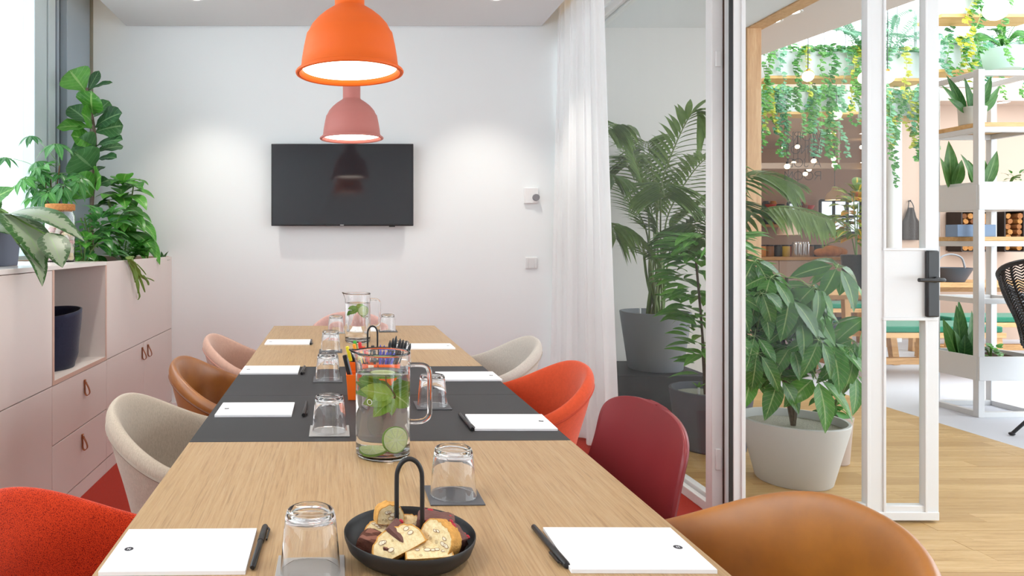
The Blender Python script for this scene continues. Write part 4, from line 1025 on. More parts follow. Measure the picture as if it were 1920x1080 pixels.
# silver-leaved plant in a slate pot, nearest the camera
PT = V(-1.515, 2.93, ZTOP)
M['slate'] = plain('slate_pot', '#5c6272', .6, .35)
pp = thing('square_pot', 'square slate grey pot on the countertop at the left edge', 'pot', PT)
mb = MB(); s0, s1, hp = .082, .098, .20
def sq(s, z): return [(-s,-s,z),(s,-s,z),(s,s,z),(-s,s,z)]
vs = sq(s0, 0)+sq(s1, hp)+sq(s1-.006, hp)+sq(s1-.008, hp-.03); mb.add(vs, [(3,2,1,0)]+[(a*4+i, a*4+(i+1) % 4, a*4+4+(i+1) % 4, a*4+4+i) for a in range(3) for i in range(4)])
mb.build('body', M['slate'], pp, bevel=.004); MB().box(-s1+.009, s1-.009, -s1+.009, s1-.009, hp-.035, hp-.028).build('soil', M['soil'], pp)
ag = thing('silver_leaf_plant', 'large arching plant with silver-centred leaves spilling over the countertop', 'plant', PT+V(0,0,hp-.028)); ab = PT+V(0,0,hp-.028)
aleaf = [ # base px,py,Y  tip px,py,Y  width arch up
 (8,402,2.86, 157,452,2.72,.15,.24,(.1,-.35,1)), (14,400,2.84, 82,505,2.62,.19,.16,(.75,-.5,.5)), (90,436,2.70, 117,502,2.62,.12,.10,(.6,-.8,.4)), (36,458,2.78, 79,537,2.56,.10,.20,(.8,-.5,.35)),
 (-40,390,2.9, 28,352,2.86,.10,.06,(0,-1,.5)), (-30,420,2.8, 20,440,2.7,.09,.1,(.2,-.5,1)), (-10,400,2.9, -70,470,2.7,.14,.2,(-.4,-.5,.7)), (0,400,2.95, -60,330,3.0,.13,.1,(-.2,-1,.3))]
for bx, by, by_, tx, ty, ty_, wd, ar, up in aleaf:
    a = P(bx, by, by_)-ab; b = P(tx, ty, ty_)-ab
    MB().leaf(a, b, wd, ar, up, 'ovate', .10, 12, .012).build('leaf', M['agl'] if tx not in (28,) else M['bush'], ag)
    if bx < 50: MB().tube(catmull([V(0,0,0), a*.5+V(0,0,.04), a], 5), .006, 7).build('stalk', M['stem'], ag)
MB().tube(catmull([P(14,400,2.84)-ab, P(60,425,2.76)-ab, P(98,446,2.70)-ab], 4), .004, 6).build('stalk', M['stem'], ag)
# ================================================================== LOBBY PLANTS
M['pot_grey'] = plain('grey_fibre_pot', '#7d7f84', .6, .3, bump=.05); M['pot_dark'] = plain('dark_fibre_pot', '#5b5b63', .6, .3); M['pot_light'] = plain('light_fibre_pot', '#c9c8c6', .6, .3); M['pot_taupe'] = plain('taupe_pot', '#b3a196', .7)
M['gravel'] = plain('pale_gravel', '#b9b3a4', .9, .2, noise=.35, nscale=160, bump=1, bscale=160, bdist=.01)
def pot(label, loc, r0, r1, h, m, fill=None, name='plant_pot'):
    t = thing(name, label, 'pot', loc, 0, 'floor pots in the lobby')
    MB().lathe([(0,0),(r0-.008,0),(r0,.008),(r1-.004,h-.03),(r1,h-.004),(r1-.003,h),(r1-.015,h),(r1-.018,h-.01),(r1-.022,h-.05),(0,h-.05)], 72, caps=False).build('body', m, t)
    MB().lathe([(0,h-.046),(r1-.024,h-.046),(r1-.024,h-.04),(0,h-.038)], 48).build('fill', fill or M['soil'], t); return t
pl = tag(MB().box(-.36, .36, -.30, .30, 0, .292).build('plinth', plain('charcoal_plinth', '#2d2d30', .6, .3), None, (2.13, 5.05, 0), bevel=.004), 'charcoal box plinth under the palm pot', 'plinth')
KP = V(2.225, 5.02, .2925); pot('large grey tapered pot on the charcoal plinth', KP, .185, .242, .415, M['pot_grey'])
DP = V(2.135, 4.08, 0); pot('dark grey tapered pot on the lobby floor by the partition', DP, .185, .225, .345, M['pot_dark'], M['gravel'])
LPt = V(2.262, 3.52, 0); pot('big pale grey tapered pot behind the glass door', LPt, .170, .243, .315, M['pot_light'], M['gravel'])
SP = V(2.66, 3.80, 0); pot('small taupe pot beside the pale grey pot', SP, .075, .095, .26, M['pot_taupe'])
mk_ = thing('water_indicator', 'white water level stick standing in the palm pot', 'indicator', KP+V(-.15, -.10, .37)); MB().lathe([(0,0),(.012,0),(.012,.03),(.006,.035),(.006,.075),(0,.078)], 12).build('tube', M['white'], mk_); MB().lathe([(0,.0),(.016,.0),(.016,.012),(0,.012)], 12).build('collar', M['black'], mk_)
# kentia palm
M['palm'] = leafmat('palm_leaflet', '#446632', '#7d9a52', '#8a9a60', 1, .4, ribw=.05)
kp = thing('kentia_palm', 'kentia palm with long arching fronds in the grey pot', 'plant', KP+V(0,0,.37)); kb = KP+V(0,0,.37)
rng = random.Random(21)
fr = [ # end px,py,Y  leaflet length, arch
 (1295,215,4.85,.42,.25), (1165,240,4.75,.38,.2), (1150,330,4.6,.34,.3), (1240,345,4.45,.36,.5), (1320,300,5.0,.38,.3), (1160,420,4.6,.30,.5), (1400,330,4.7,.36,.3), (1440,390,4.4,.34,.4), (1215,270,5.15,.36,.15), (1345,380,4.5,.34,.35), (1190,300,5.25,.34,.2), (1290,420,4.4,.28,.6)]
for ex, ey, eY, ll, ar in fr:
    tip = P(ex, ey, eY)-kb; b = V(rng.uniform(-.05, .05), rng.uniform(-.05, .05), 0)
    mid = b.lerp(tip, .5)+V(-tip.x*.22, -tip.y*.22, abs(tip.z)*.18)
    over = tip+V(tip.x*.45, tip.y*.45, -.10*ar*2)
    c = catmull([b, b.lerp(mid, .5)+V(0,0,.06), mid, tip, over], 7)
    mb = MB(); mb.tube(c, [lerp(.009, .002, i/len(c)) for i in range(len(c))], 5)
    n0 = int(len(c)*.48)
    for i in range(n0, len(c)-1):
        for half in (0, .5):
            p = c[i].lerp(c[i+1], half); d = (c[i+1]-c[i]).normalized(); side_ = d.cross(V(0,-.4,1)).normalized()
            q = (i+half-n0)/(len(c)-n0); l = ll*(math.sin(math.pi*min(1, .18+.8*q))**.6)*rng.uniform(.85, 1.1)
            for s in (-1, 1):
                t_ = p+(side_*s*.8+d*.62).normalized()*l+V(0,0,-l*(.25+.35*ar)); mb.leaf(p, t_, .040, .16, (side_*s*.2+V(0,-.3,1)), 'lance', .25, 6)
    mb.v = [(max(v_[0], 1.72-kb.x+.12*(v_[0]-1.72+kb.x)), min(v_[1], 5.56-kb.y), v_[2]) for v_ in mb.v]
    mb.build('frond', M['palm'], kp)
for i in range(5): MB().tube(catmull([V(rng.uniform(-.05,.05), rng.uniform(-.05,.05), 0), V(rng.uniform(-.07,.07), rng.uniform(-.07,.07), .25), V(rng.uniform(-.13,.13), rng.uniform(-.1,.1), .55)], 4), [.014]*4+[.009]*5, 7).build('cane', M['stem'], kp)
# dense small-leaved tree in the dark pot
M['drac'] = leafmat('song_leaf', '#3f7e30', '#76b648', '#a8c880', 8, .34)
dtr = thing('leafy_tree', 'dense small-leaved tree growing in the dark grey pot', 'plant', DP+V(0,0,.30)); rng = random.Random(31); d0 = DP+V(0,0,.30)
for k_ in range(3):
    a = k_*2.1; MB().tube(catmull([V(.03*math.cos(a), .03*math.sin(a), 0), V(.05*math.cos(a), .05*math.sin(a), .35), V(.10*math.cos(a), .08*math.sin(a), .8)], 4), [.011]*4+[.007]*5, 7).build('trunk', M['bark'], dtr)
for i in range(300):
    h = rng.random()**.6; a = rng.uniform(0, 6.283); rr = interp([(0,.05),(.35,.12),(.6,.2),(1,.14)], h)*rng.uniform(.5, 1.2)
    p = V(rr*math.cos(a)*1.15-.01, rr*math.sin(a)*.9, .12+h*.84); d = V(math.cos(a), math.sin(a), rng.uniform(-.5, .3)).normalized(); l = rng.uniform(.12, .19)
    if p.x < -.16 : p.x = -.16
    MB().leaf(p, p+d*l, .062, .15, (d.x*.4, d.y*.4-.3, 1), 'ovate', .15, 5).build('leaf', M['drac'], dtr)
sg = thing('seedling', 'tiny pale seedling in the gravel of the dark pot', 'plant', DP+V(-.11, -.08, .305))
for i in range(6): MB().leaf((0,0,.06), (.05*math.cos(i), .05*math.sin(i), .09), .016, .15, (0,0,1), 'lance', .1, 4).build('leaf', M['cactus'], sg)
MB().tube([(0,0,0),(0,0,.07)], .006, 6).build('stem', M['pot_light'], sg)
# big umbrella tree in the pale pot
M['scheff'] = leafmat('schefflera_leaf', '#2f6426', '#5a9c3a', '#b3cc86', 9, .2); bb2 = LPt+V(0,0,.27)
umbrella_plant('umbrella_tree', 'big umbrella tree with large drooping leaflets in the pale grey pot', bb2, [P(1440,560,3.5), P(1475,520,3.45), P(1420,620,3.45), P(1545,560,3.5), P(1500,640,3.4), P(1430,500,3.6)], .011, M['scheff'], .17, .075, 6, 38, None, 8, prof='ovate', droop=(.5, 1.0), trunk_mat=M['bark'],
    extra=[(P(1555,640,3.40), (0,-.5,1), .22), (P(1460,710,3.36), (0,-.6,.9), .19), (P(1530,710,3.34), (.1,-.6,.9), .22), (P(1480,560,3.38), (0,-.6,1), .2), (P(1570,500,3.45), (.1,-.7,.7), .2), (P(1410,700,3.4), (-.1,-.6,.9), .17), (P(1500,600,3.35), (.1,-.6,.9), .19), (P(1600,700,3.42), (.3,-.6,.9), .18), (P(1415,490,3.5), (-.1,-.6,.9), .18), (P(1445,520,3.42), (0,-.6,.9), .19), (P(1430,575,3.38), (-.1,-.6,.9), .18), (P(1520,540,3.42), (0,-.7,.8), .18), (P(1415,630,3.36), (0,-.6,.9), .17)])
bushy('trailing_ivy', 'small trailing plant in the taupe pot', SP+V(0,0,.21), SP+V(-.02,-.02,.42), .14, 26, .10, .06, M['fern'], 6, droop=1.0, zlo=.1)
# ================================================================== LOBBY CEILING LIGHTS
for i, (px, py) in enumerate(((1487, 23), (1450, 40))):
    p = T(px, py, 3.0); downlight('lobby soffit downlight '+('nearer the door' if i == 0 else 'nearer the wood column'), p.x, p.y, 3.0, .058, spot=False, em=10, group='downlights in the lobby soffit')
rng = random.Random(17); hl = [(1424,215),(1560,212),(1690,200),(1600,205),(1424,248),(1560,250),(1620,250),(1690,255),(1470,275),(1495,275),(1616,276),(1526,302),(1563,298),(1616,308),(1488,306),(1565,310),(1476,312),(1517,317),(1510,326),(1625,327),(1700,310),(1715,270),(1880,192),(1830,200)]
for i, (px, py) in enumerate(hl):
    p = T(px, py, 2.9) if py < 262 else T(px, 260-(py-262)*.15, 2.9)
    if py < 262: downlight('glowing round ceiling light in the hall ceiling', p.x, p.y, 2.899, .06, spot=False, em=12, group='round lights in the hall ceiling')
    else:
        Yq = rng.uniform(8.8, 11.5); p = P(px, py, Yq); t = thing('hanging_bulb', 'small glowing bulb hanging from the hall ceiling', 'lamp', p, 0, 'hanging bulbs in the hall')
        MB().ball((0,0,0), .032, 12, 8).build('bulb', emit('warm_bulb', '#ffe2b0', 14), t); MB().lathe([(0,.028),(.014,.028),(.014,.06),(0,.06)], 10).build('socket', M['black'], t); MB().tube([(0,0,.06),(0,0,2.9-p.z)], .003, 5).build('cord', M['black'], t)
# ================================================================== HANGING PLANTERS AND IVY
M['ivy'] = leafmat('ivy_leaf', '#2f7a3c', '#62a444', '#b9dc9a', 5, .4); M['ivy2'] = leafmat('ivy_leaf_yellow', '#8faa2a', '#d3cf46', '#e6e58a', 5, .4); M['ivy3'] = leafmat('ivy_leaf_pale', '#4f9a72', '#84bc92', '#cfe8d4', 5, .4)
M['planterwhite'] = plain('planter_white', '#cdd4d4', .5); M['planterwood'] = wood('planter_wood', '#c99a55', '#dcb272', '#e8c68c', (1, 14, 14), 3, .5, .1)
def hanging_planter(label, x0, x1, y0, y1, z0, z1, top=5.0):
    t = thing('hanging_planter', label, 'planter', ((x0+x1)/2, (y0+y1)/2, z0), 0, 'planters hanging under the skylight'); cx, cy = (x0+x1)/2, (y0+y1)/2
    hx, hy, h = (x1-x0)/2, (y1-y0)/2, z1-z0; mb = MB()
    for b in ((-hx, hx, -hy, -hy+.02), (-hx, hx, hy-.02, hy), (-hx, -hx+.02, -hy+.02, hy-.02), (hx-.02, hx, -hy+.02, hy-.02)): mb.box(b[0], b[1], b[2], b[3], .03, h)
    mb.build('box', M['planterwhite'], t, smooth=False); MB().box(-hx, hx, -hy, hy, 0, .029).build('bottom_board', M['planterwood'], t, smooth=False)
    MB().box(-hx+.02, hx-.02, -hy+.02, hy-.02, h-.09, h-.05).build('soil', M['soil'], t)
    for sx in (-1, 1): MB().bar((sx*(hx-.03), 0, h-.02), (sx*(hx-.03), 0, top-z0), .018).build('hanger', M['planterwhite'], t)
    return t
def ivy(label, x0, x1, y0, y1, z1, n, lmin, lmax, seed, mats=(0,0,2,0,1), mound=40, front=True, size=.060):
    rng = random.Random(seed); t = thing('ivy', label, 'plant', ((x0+x1)/2, (y0+y1)/2, z1-.05), 0, 'ivy in the hanging planters'); o = V((x0+x1)/2, (y0+y1)/2, z1-.05)
    mm_ = (M['ivy'], M['ivy2'], M['ivy3'])
    for i in range(n):
        x = rng.uniform(x0+.02, x1-.02); l = rng.uniform(lmin, lmax); yf = (y0-.02) if front and rng.random() < .8 else y1+.02
        pts = [V(x, (y0+y1)/2, z1-.05), V(x+rng.uniform(-.04,.04), lerp((y0+y1)/2, yf, .8), z1+.05), V(x+rng.uniform(-.08,.08), yf-.03, z1-.04)]
        z = z1-.04
        while z > z1-l: z -= .14; pts.append(V(pts[-1].x+rng.uniform(-.05,.05), yf-.03+rng.uniform(-.03,.03), z))
        c = [p-o for p in catmull(pts, 5)]; mb = MB(); mb.tube(c, .0025, 4)
        for p in c[3:]:
            for r_ in range(2 if rng.random() < .6 else 1):
                a = rng.uniform(0, 6.28); s_ = size*rng.uniform(.55, 1.1); d = V(math.cos(a), -abs(math.sin(a))*.6, rng.uniform(-.9, .1)).normalized()
                mb.leaf(p, p+d*s_, s_*.85, .1, (d.x*.3, -1, .6), 'ovate', .15, 4)
        mb.build('vine', mm_[rng.choice(mats)], t)
    mb = MB()
    for i in range(mound*4):
        p = V(rng.uniform(x0, x1), rng.uniform(y0-.05, y1+.02), z1+abs(rng.gauss(0, .06))-.03)-o; a = rng.uniform(0, 6.28); s_ = size*rng.uniform(.7, 1.4); d = V(math.cos(a), math.sin(a)*.6-.4, rng.uniform(-.5, .6)).normalized()
        mb.leaf(p, p+d*s_, s_*.8, .12, (d.x*.3, -.8, .8), 'ovate', .15, 4)
    f_ = mb.build('foliage', M['ivy3'] if seed % 2 else M['ivy'], t); f_['kind'] = 'stuff'
    return t
PLN = [ # label, px0, px1, pyTop, pyBot, Y
 ('white hanging planter with wooden bottom, upper left under the skylight', 1443, 1640, 96, 147, 7.0), ('white hanging planter with wooden bottom, seen through the narrow door pane', 1652, 1742, 98, 152, 6.9), ('lower white hanging planter behind the mirrored lettering', 1424, 1610, 172, 214, 7.9), ('lower white hanging planter right of the door mullion', 1640, 1745, 178, 222, 7.85),
 ('white hanging planter at the top right above the shelf tower', 1766, 1960, -6, 32, 6.0), ('white hanging planter behind the shelf tower top', 1762, 1960, 78, 135, 7.2)]
for i, (lab, a, b, yt, ybm, Yp) in enumerate(PLN):
    A = P(a, ybm, Yp); B = P(b, yt, Yp); hanging_planter(lab, A.x, B.x, Yp, Yp+.26, A.z, B.z)
    ivy('green ivy trailing from the '+lab.split(',')[0].replace('with wooden bottom', '').strip()+(' '+lab.split(',')[1].strip() if ',' in lab else ''), A.x, B.x, Yp, Yp+.26, B.z, (18, 9, 20, 12, 7, 12)[i], .3, (.75, .8, .85, .9, .6, .6)[i], 40+i, mound=(60, 26, 40, 24, 20, 40)[i])
# ferns on the planters
def fern(label, base_, n, L, seed, mat=None, up=.9):
    rng = random.Random(seed); t = thing('sword_fern', label, 'plant', base_, 0, 'ferns in the hanging planters')
    for i in range(n):
        a = 6.283*i/n+rng.uniform(-.2,.2); el = rng.uniform(.4, 1.3)*up; l = L*rng.uniform(.7, 1.1); d = V(math.cos(a)*math.cos(el), math.sin(a)*math.cos(el)*.7, math.sin(el))
        c = catmull([V(0,0,0), d*l*.55+V(0,0,.05), d*l+V(0,0,-.06*l)], 7); mb = MB(); mb.tube(c, .003, 4)
        for j, p in enumerate(c[2:]):
            w_ = .075*math.sin(math.pi*(j+1)/(len(c)))+.015; sd = d.cross(V(0,-.6,.8)).normalized()
            for s in (-1, 1):
                for h2 in (0, .5):
                    q = p.lerp(c[min(j+3, len(c)-1)], h2); mb.leaf(q, q+sd*s*w_+d*.012, .02, .05, (0,-.5,1), 'strap', .1, 3)
        mb.build('frond', mat or M['ivy3'], t)
    return t
fern('pale green sword fern in the upper left hanging planter', P(1622, 100, 7.1), 13, .55, 3); fern('pale green sword fern seen through the narrow upper door pane', P(1668, 100, 7.0), 13, .6, 4)
fern('bright green fern in a glazed pot above the shelf tower', P(1880, 92, 6.6), 10, .34, 5, M['fern'])
pot('pale green glazed pot hanging above the shelf tower', P(1882, 132, 6.6), .14, .17, .20, plain('celadon_glaze', '#b9d8c8', .3), name='glazed_pot')
# larger globe bulbs glowing between the vines
for i, (px, py, Yg, r_) in enumerate(((1515, 143, 6.6, .05), (1545, 133, 7.6, .055), (1585, 136, 7.4, .05), (1622, 146, 6.8, .06), (1664, 145, 6.8, .06), (1682, 126, 7.4, .05), (1568, 215, 7.9, .055), (1868, 18, 5.6, .085))):
    p = P(px, py, Yg); t = thing('globe_lamp', ('first','second','third','fourth','fifth','sixth','seventh','eighth')[i]+' from the left of the glowing globe lamps among the ivy', 'lamp', p, 0, 'globe lamps under the skylight')
    MB().ball((0,0,0), r_, 18, 12).build('globe', emit('globe_glow', '#fff0d0', 6), t); MB().lathe([(0,r_*.9),(r_*.35,r_*.9),(r_*.3,r_*1.3),(0,r_*1.3)], 14).build('socket', plain('brass', '#b98a3e', .3, .5, 1), t); MB().tube([(0,0,r_*1.3),(0,0,4.8-p.z)], .004, 5).build('cord', M['black'], t)
# ================================================================== SHELF TOWER
S0 = V(4.34, 4.77, 0); SW, SD = .42, .36
sh = thing('shelf_tower', 'white metal frame shelf tower with planters and wooden shelves', 'shelf', S0)
wm = plain('white_steel', '#d6d6d6', .35, .5); b_ = .044
for x in (0, SW):
    for y in (0, SD): MB().box(x, x+b_, y, y+b_, 0, 2.40).build('post', wm, sh, bevel=.003)
def zz(py): return EYE-(py-VY)*4.77/F
for z0 in (zz(141), zz(247), zz(347)-.012, zz(462), zz(570), .0):
    for y in (0, SD): MB().box(b_, SW, y+.004, y+b_-.004, z0, z0+.036).build('rail', wm, sh, bevel=.002)
    for x in (0, SW): MB().box(x+.004, x+b_-.004, b_, SD, z0, z0+.036).build('rail', wm, sh, bevel=.002)
M['shelfwood'] = wood('shelf_oak', '#b98c55', '#d0a770', '#deba88', (1, 12, 12), 3, .5, .1)
for z0 in (zz(247)+.037, zz(462)+.037): MB().box(.006, SW+b_-.006, .006, SD+b_-.006, z0, z0+.03).build('shelf_board', M['shelfwood'], sh, bevel=.002)
def trough(zt, zb):
    mb = MB(); mb.box(.002, SW+b_-.002, -.004, .012, zb, zt); mb.box(.002, SW+b_-.002, SD+b_-.012, SD+b_+.004, zb, zt); mb.box(-.004, .012, .012, SD+b_-.012, zb, zt); mb.box(SW+b_-.012, SW+b_+.004, .012, SD+b_-.012, zb, zt); mb.box(.012, SW+b_-.012, .012, SD+b_-.012, zb, zb+.012)
    mb.build('planter_box', wm, sh, bevel=.002); MB().box(.014, SW+b_-.014, .014, SD+b_-.014, zt-.05, zt-.03).build('soil', M['soil'], sh)
trough(zz(346), zz(393)); trough(zz(669), zz(714))
M['snake'] = leafmat('snake_leaf', '#2f5a2e', '#4f8340', '#6f9a58', 9, .35); M['broad'] = leafmat('strap_leaf', '#3f6b34', '#6c9a52', '#8fb070', 2, .35)
def snake(label, base_, tips, wd, mat, seed=1):
    t = thing('snake_plant', label, 'plant', base_, 0, 'plants in the shelf tower'); rng = random.Random(seed)
    for dx_, dy_, h in tips: MB().leaf((dx_*.25, dy_*.25, 0), (dx_, dy_, h), wd*rng.uniform(.85, 1.15), .05, (rng.uniform(-.5,.5), -1, .1), 'ovate', .25, 8).build('leaf', mat, t)
    return t
b1 = S0+V(.0, .0, zz(346)-.03)
snake('upright broad-leaved plant in the left of the upper shelf planter', P(1783, 352, 5.0), [(-.08,.0,.22),(.0,.02,.34),(.06,-.02,.20),(.02,.05,.28)], .085, M['broad'], 1)
snake('upright broad-leaved plant behind the front post of the upper shelf planter', P(1838, 352, 4.92), [(-.14,.0,.24),(-.06,.03,.20),(.02,.0,.22),(.10,-.02,.26),(.06,.03,.2)], .075, M['broad'], 2)
bushy('creeping_plant', 'low creeping plant at the right of the upper shelf planter', P(1890, 352, 4.9), P(1905, 325, 4.9), .10, 14, .07, .035, M['bush'], 3, droop=.3, zlo=.1)
snake('dark banded snake plant in the low shelf planter', P(1806, 676, 5.0), [(-.13,.02,.30),(-.05,.0,.40),(.0,.04,.44),(.06,.0,.36),(.12,.03,.28),(.03,-.05,.24),(-.04,-.06,.20),(-.09,-.03,.22)], .095, M['snake'], 4)
bushy('herb_clump', 'small round-leaved herbs beside the front post in the low shelf planter', P(1858, 676, 4.92), P(1862, 650, 4.9), .16, 30, .06, .04, M['bush'], 5, droop=.3, zlo=.1)
rp = S0+V(.10, .16, zz(247)+.0675); pot('small pale cylinder pot on the top wooden shelf', rp, .075, .082, .13, plain('pale_concrete', '#c9c5bc', .8), name='cylinder_pot')
snake('dark strappy bromeliad in the pale cylinder pot', rp+V(0,0,.09), [(-.22,0,.20),(-.14,.05,.28),(-.05,-.02,.20),(.06,.02,.22),(.20,0,.20),(.14,-.05,.12),(.22,.04,.14),(-.2,-.03,.10),(-.10,-.05,.24),(.10,-.04,.26),(.02,-.06,.28)], .06, M['snake'], 6)
tag(MB().box(-.135, .135, -.05, .05, 0, .085).build('storage_box', plain('grey_blue_card', '#7f96b4', .7), None, S0+V(.07, .14, zz(462)+.0675), bevel=.002), 'grey-blue cardboard box on the middle wooden shelf', 'box')
# ================================================================== BLACK WOVEN CHAIR
RC = V(4.58, 4.17, 0); rc = thing('woven_lounge_chair', 'black woven rattan lounge chair at the right edge of the lobby', 'chair', RC, R(20))
def shell(u, v):                       # u around (open front at +x), v from low to high
    a = lerp(R(62), R(298), u); top = .74+.37*math.sin(math.pi*u)**.8
    z = lerp(.36, top, v); r = lerp(.22, .50, interp([(0,0),(.35,.62),(1,1)], v))*(1-.06*math.cos(2*a))
    return V(r*math.cos(a), r*math.sin(a)*.92, z)
bm = plain('black_rattan', '#16151a', .45, .5)
for i in range(19): MB().tube([shell(i/18, v/10) for v in range(11)], .007, 6).build('rib', bm, rc)
for j in range(40):
    v = .02+j*.0245; MB().tube([shell(u/40, v)+V(0,0,.012*(-1)**u) for u in range(41)], .0048, 5).build('strand', bm, rc)
MB().tube([shell(u/48, 1) for u in range(49)], .016, 8).build('rim', bm, rc); MB().tube([shell(0, v/8) for v in range(9)], .014, 8).build('rim', bm, rc); MB().tube([shell(1, v/8) for v in range(9)], .014, 8).build('rim', bm, rc)
MB().lathe([(0,.36),(.23,.36),(.235,.372),(.22,.385),(0,.385)], 32).build('seat', bm, rc)
for a in (45, 135, 225, 315): MB().tube([(.16*math.cos(R(a)), .16*math.sin(R(a)), .37), (.50*math.cos(R(a)), .42*math.sin(R(a)), .012)], .010, 8).build('leg', bm, rc); MB().ball((.50*math.cos(R(a)), .42*math.sin(R(a)), .012), .018, 10, 6, (1,1,.6)).build('glide', bm, rc)
# ================================================================== HALL: BENCHES, TABLE, KITCHEN
M['bench'] = wood('bench_oak', '#a87c4c', '#c49661', '#d3aa78', (1.2, 12, 12), 3, .5, .1); M['greencush'] = fabric('green_cushion', '#2f7a5e', .8, 600); M['darkcush'] = fabric('charcoal_cushion', '#3a3c42', .8, 600)
def bench(label, x0, x1, y0, y1, z, cush, back=False, name='bench', group='wooden benches in the hall'):
    t = thing(name, label, 'bench', ((x0+x1)/2, (y0+y1)/2, 0), 0, group); hx, hy = (x1-x0)/2, (y1-y0)/2
    MB().box(-hx, hx, -hy, hy, z-.10, z-.055).build('seat_board', M['bench'], t, bevel=.003)
    MB().box(-hx+.02, hx-.02, -hy+.01, hy-.01, z-.054, z).build('cushion', cush, t, bevel=.012, seg=3)
    for sx in (-1, 1):
        for sy in (-1, 1): MB().bar((sx*(hx-.05), sy*(hy-.05), z-.10), (sx*(hx-.02), sy*(hy-.05), 0), .07, .05).build('leg', M['bench'], t)
    MB().box(-hx+.04, hx-.04, -.03, .03, .10, .16).build('stretcher', M['bench'], t, bevel=.003); 
    for sx in (-1, 1): MB().box(sx*(hx-.035)-.03, sx*(hx-.035)+.03, -hy, hy, .09, .15).build('side_rail', M['bench'], t, bevel=.003)
    return t
bench('wooden bench with green cushion seen through the low narrow pane', 4.55, 5.75, 6.05, 6.55, .47, M['greencush']); bench('wooden bench with charcoal cushion behind the umbrella tree', 3.75, 4.45, 6.20, 6.65, .47, M['darkcush'])
bench('long wooden bench with green cushion behind the hall table', 4.3, 6.2, 7.95, 8.4, .50, M['greencush']); bench('wooden bench with green cushion behind the snake plant', 6.0, 7.6, 6.9, 7.35, .46, M['greencush'])
def htable(label, x0, x1, y0, y1, z):
    t = thing('hall_table', label, 'table', ((x0+x1)/2, (y0+y1)/2, 0), 0, 'wooden tables in the hall'); hx, hy = (x1-x0)/2, (y1-y0)/2
    MB().box(-hx, hx, -hy, hy, z-.05, z).build('tabletop', M['bench'], t, bevel=.003)
    for sx in (-1, 1):
        for sy in (-1, 1): MB().bar((sx*(hx-.12), sy*(hy-.12), z-.05), (sx*(hx-.06), sy*(hy-.08), 0), .06, .06).build('leg', M['bench'], t)
    MB().box(-hx+.1, hx-.1, -.03, .03, z-.12, z-.05).build('apron', M['bench'], t); return t
htable('wooden hall table carrying the black pot', 3.55, 5.45, 6.75, 7.55, .74); htable('wooden hall table behind the shelf tower', 6.2, 8.2, 7.6, 8.3, .76)
cp = P(1606, 560, 7.0); cp.z = .7402; pot('matt black pot on the hall table', cp, .11, .135, .34, M['black'], name='black_pot')
M['croton'] = leafmat('croton_leaf', '#2f5a20', '#6a8a2a', '#e0b83a', 5, .35, ribw=.16); M['croton2'] = leafmat('croton_leaf_yellow', '#a8862a', '#e0b040', '#c8442a', 5, .35, ribw=.2)
cr = bushy('croton', 'tall croton with yellow and red veined leaves in the black pot', cp+V(0,0,.28), cp+V(0,0,1.05), .36, 90, .26, .095, M['croton'], 13, droop=.35, zlo=.2)
for i, c in enumerate([c for c in cr.children if c.name.startswith('leaf')]):
    if i % 4 == 0: c.data.materials[0] = M['croton2']
for i in range(3): tag(MB().box(-.11, .11, -.15, .15, 0, .02).build('tablet_menu', (M['white'], M['pot_dark'], M['white'])[i], None, (3.75+i*.28, 7.0+.1*i, .7402), R(12*i), bevel=.003), ('left','middle','right')[i]+'most flat menu folder on the hall table', 'folder', 'folders on the hall table')
# kitchen: counter with jars, loaves and glasses, shelves with crockery, windows
kc = thing('kitchen_counter', 'long wooden kitchen counter at the far hall wall', 'counter', (6.6, 10.9, 0))
MB().box(-2.6, 2.6, -.32, .32, .93, .98).build('worktop', M['bench'], kc, bevel=.004)
for i in range(6): MB().box(-2.58+i*.86, -2.58+i*.86+.852, -.30, .30, .06, .925).build('front_panel', M['hallwall'], kc, bevel=.004)
MB().box(-2.55, 2.55, -.26, .28, 0, .06).build('plinth', M['pot_dark'], kc)
for wi, (a, b, top, bot) in enumerate(((1536, 1612, 376, 436), (1476, 1492, 380, 425))):
    A = P(a, bot, 12.58); B = P(b, top, 12.58)
    wn = struct(thing('window_%d' % (wi+2), 'bright hall window with black glazing bars', None, (A.x, 12.57, A.z))); wx, wz = B.x-A.x, B.z-A.z
    MB().box(0, wx, .0, .012, 0, wz).build('pane', emit('window_daylight', '#dfeaf4', .95), wn, smooth=False)
    for q in range(4 if wi == 0 else 2): MB().box(q*wx/(3 if wi == 0 else 1)-.02, q*wx/(3 if wi == 0 else 1)+.02, -.03, 0, 0, wz).build('bar', M['blackmetal'], wn)
    for q in range(3): MB().box(0, wx, -.03, 0, q*wz/2-.02, q*wz/2+.02).build('bar', M['blackmetal'], wn)
def wshelf(label, a, b, py, Yq): 
    A = P(a, py, Yq); B = P(b, py, Yq); return tag(MB().box(A.x, B.x, Yq-.14, Yq+.14, A.z-.05, A.z).build('wall_shelf', M['bench'], None, None, bevel=.003), label, 'shelf', 'kitchen wall shelves'), A, B
kit = [(1496, 1548, 419, 'wooden wall shelf with dark crockery in the kitchen'), (1486, 1522, 396, 'upper wooden wall shelf with orange tins in the kitchen'), (1426, 1468, 421, 'wooden wall shelf with dark pots left in the kitchen'), (1424, 1466, 394, 'upper wooden wall shelf left in the kitchen')]
rng = random.Random(77); cc = ['#3a2e2a', '#8a4a2a', '#c9812e', '#20242c', '#a8552e', '#5a4a3c', '#d8cfc2', '#c83a2a']
jarprof = [(0,0),(.055,0),(.06,.01),(.06,.12),(.045,.14),(.045,.16),(0,.16)]; bowlprof = [(0,0),(.05,0),(.10,.05),(.12,.10),(.11,.10),(.09,.05),(0,.02)]
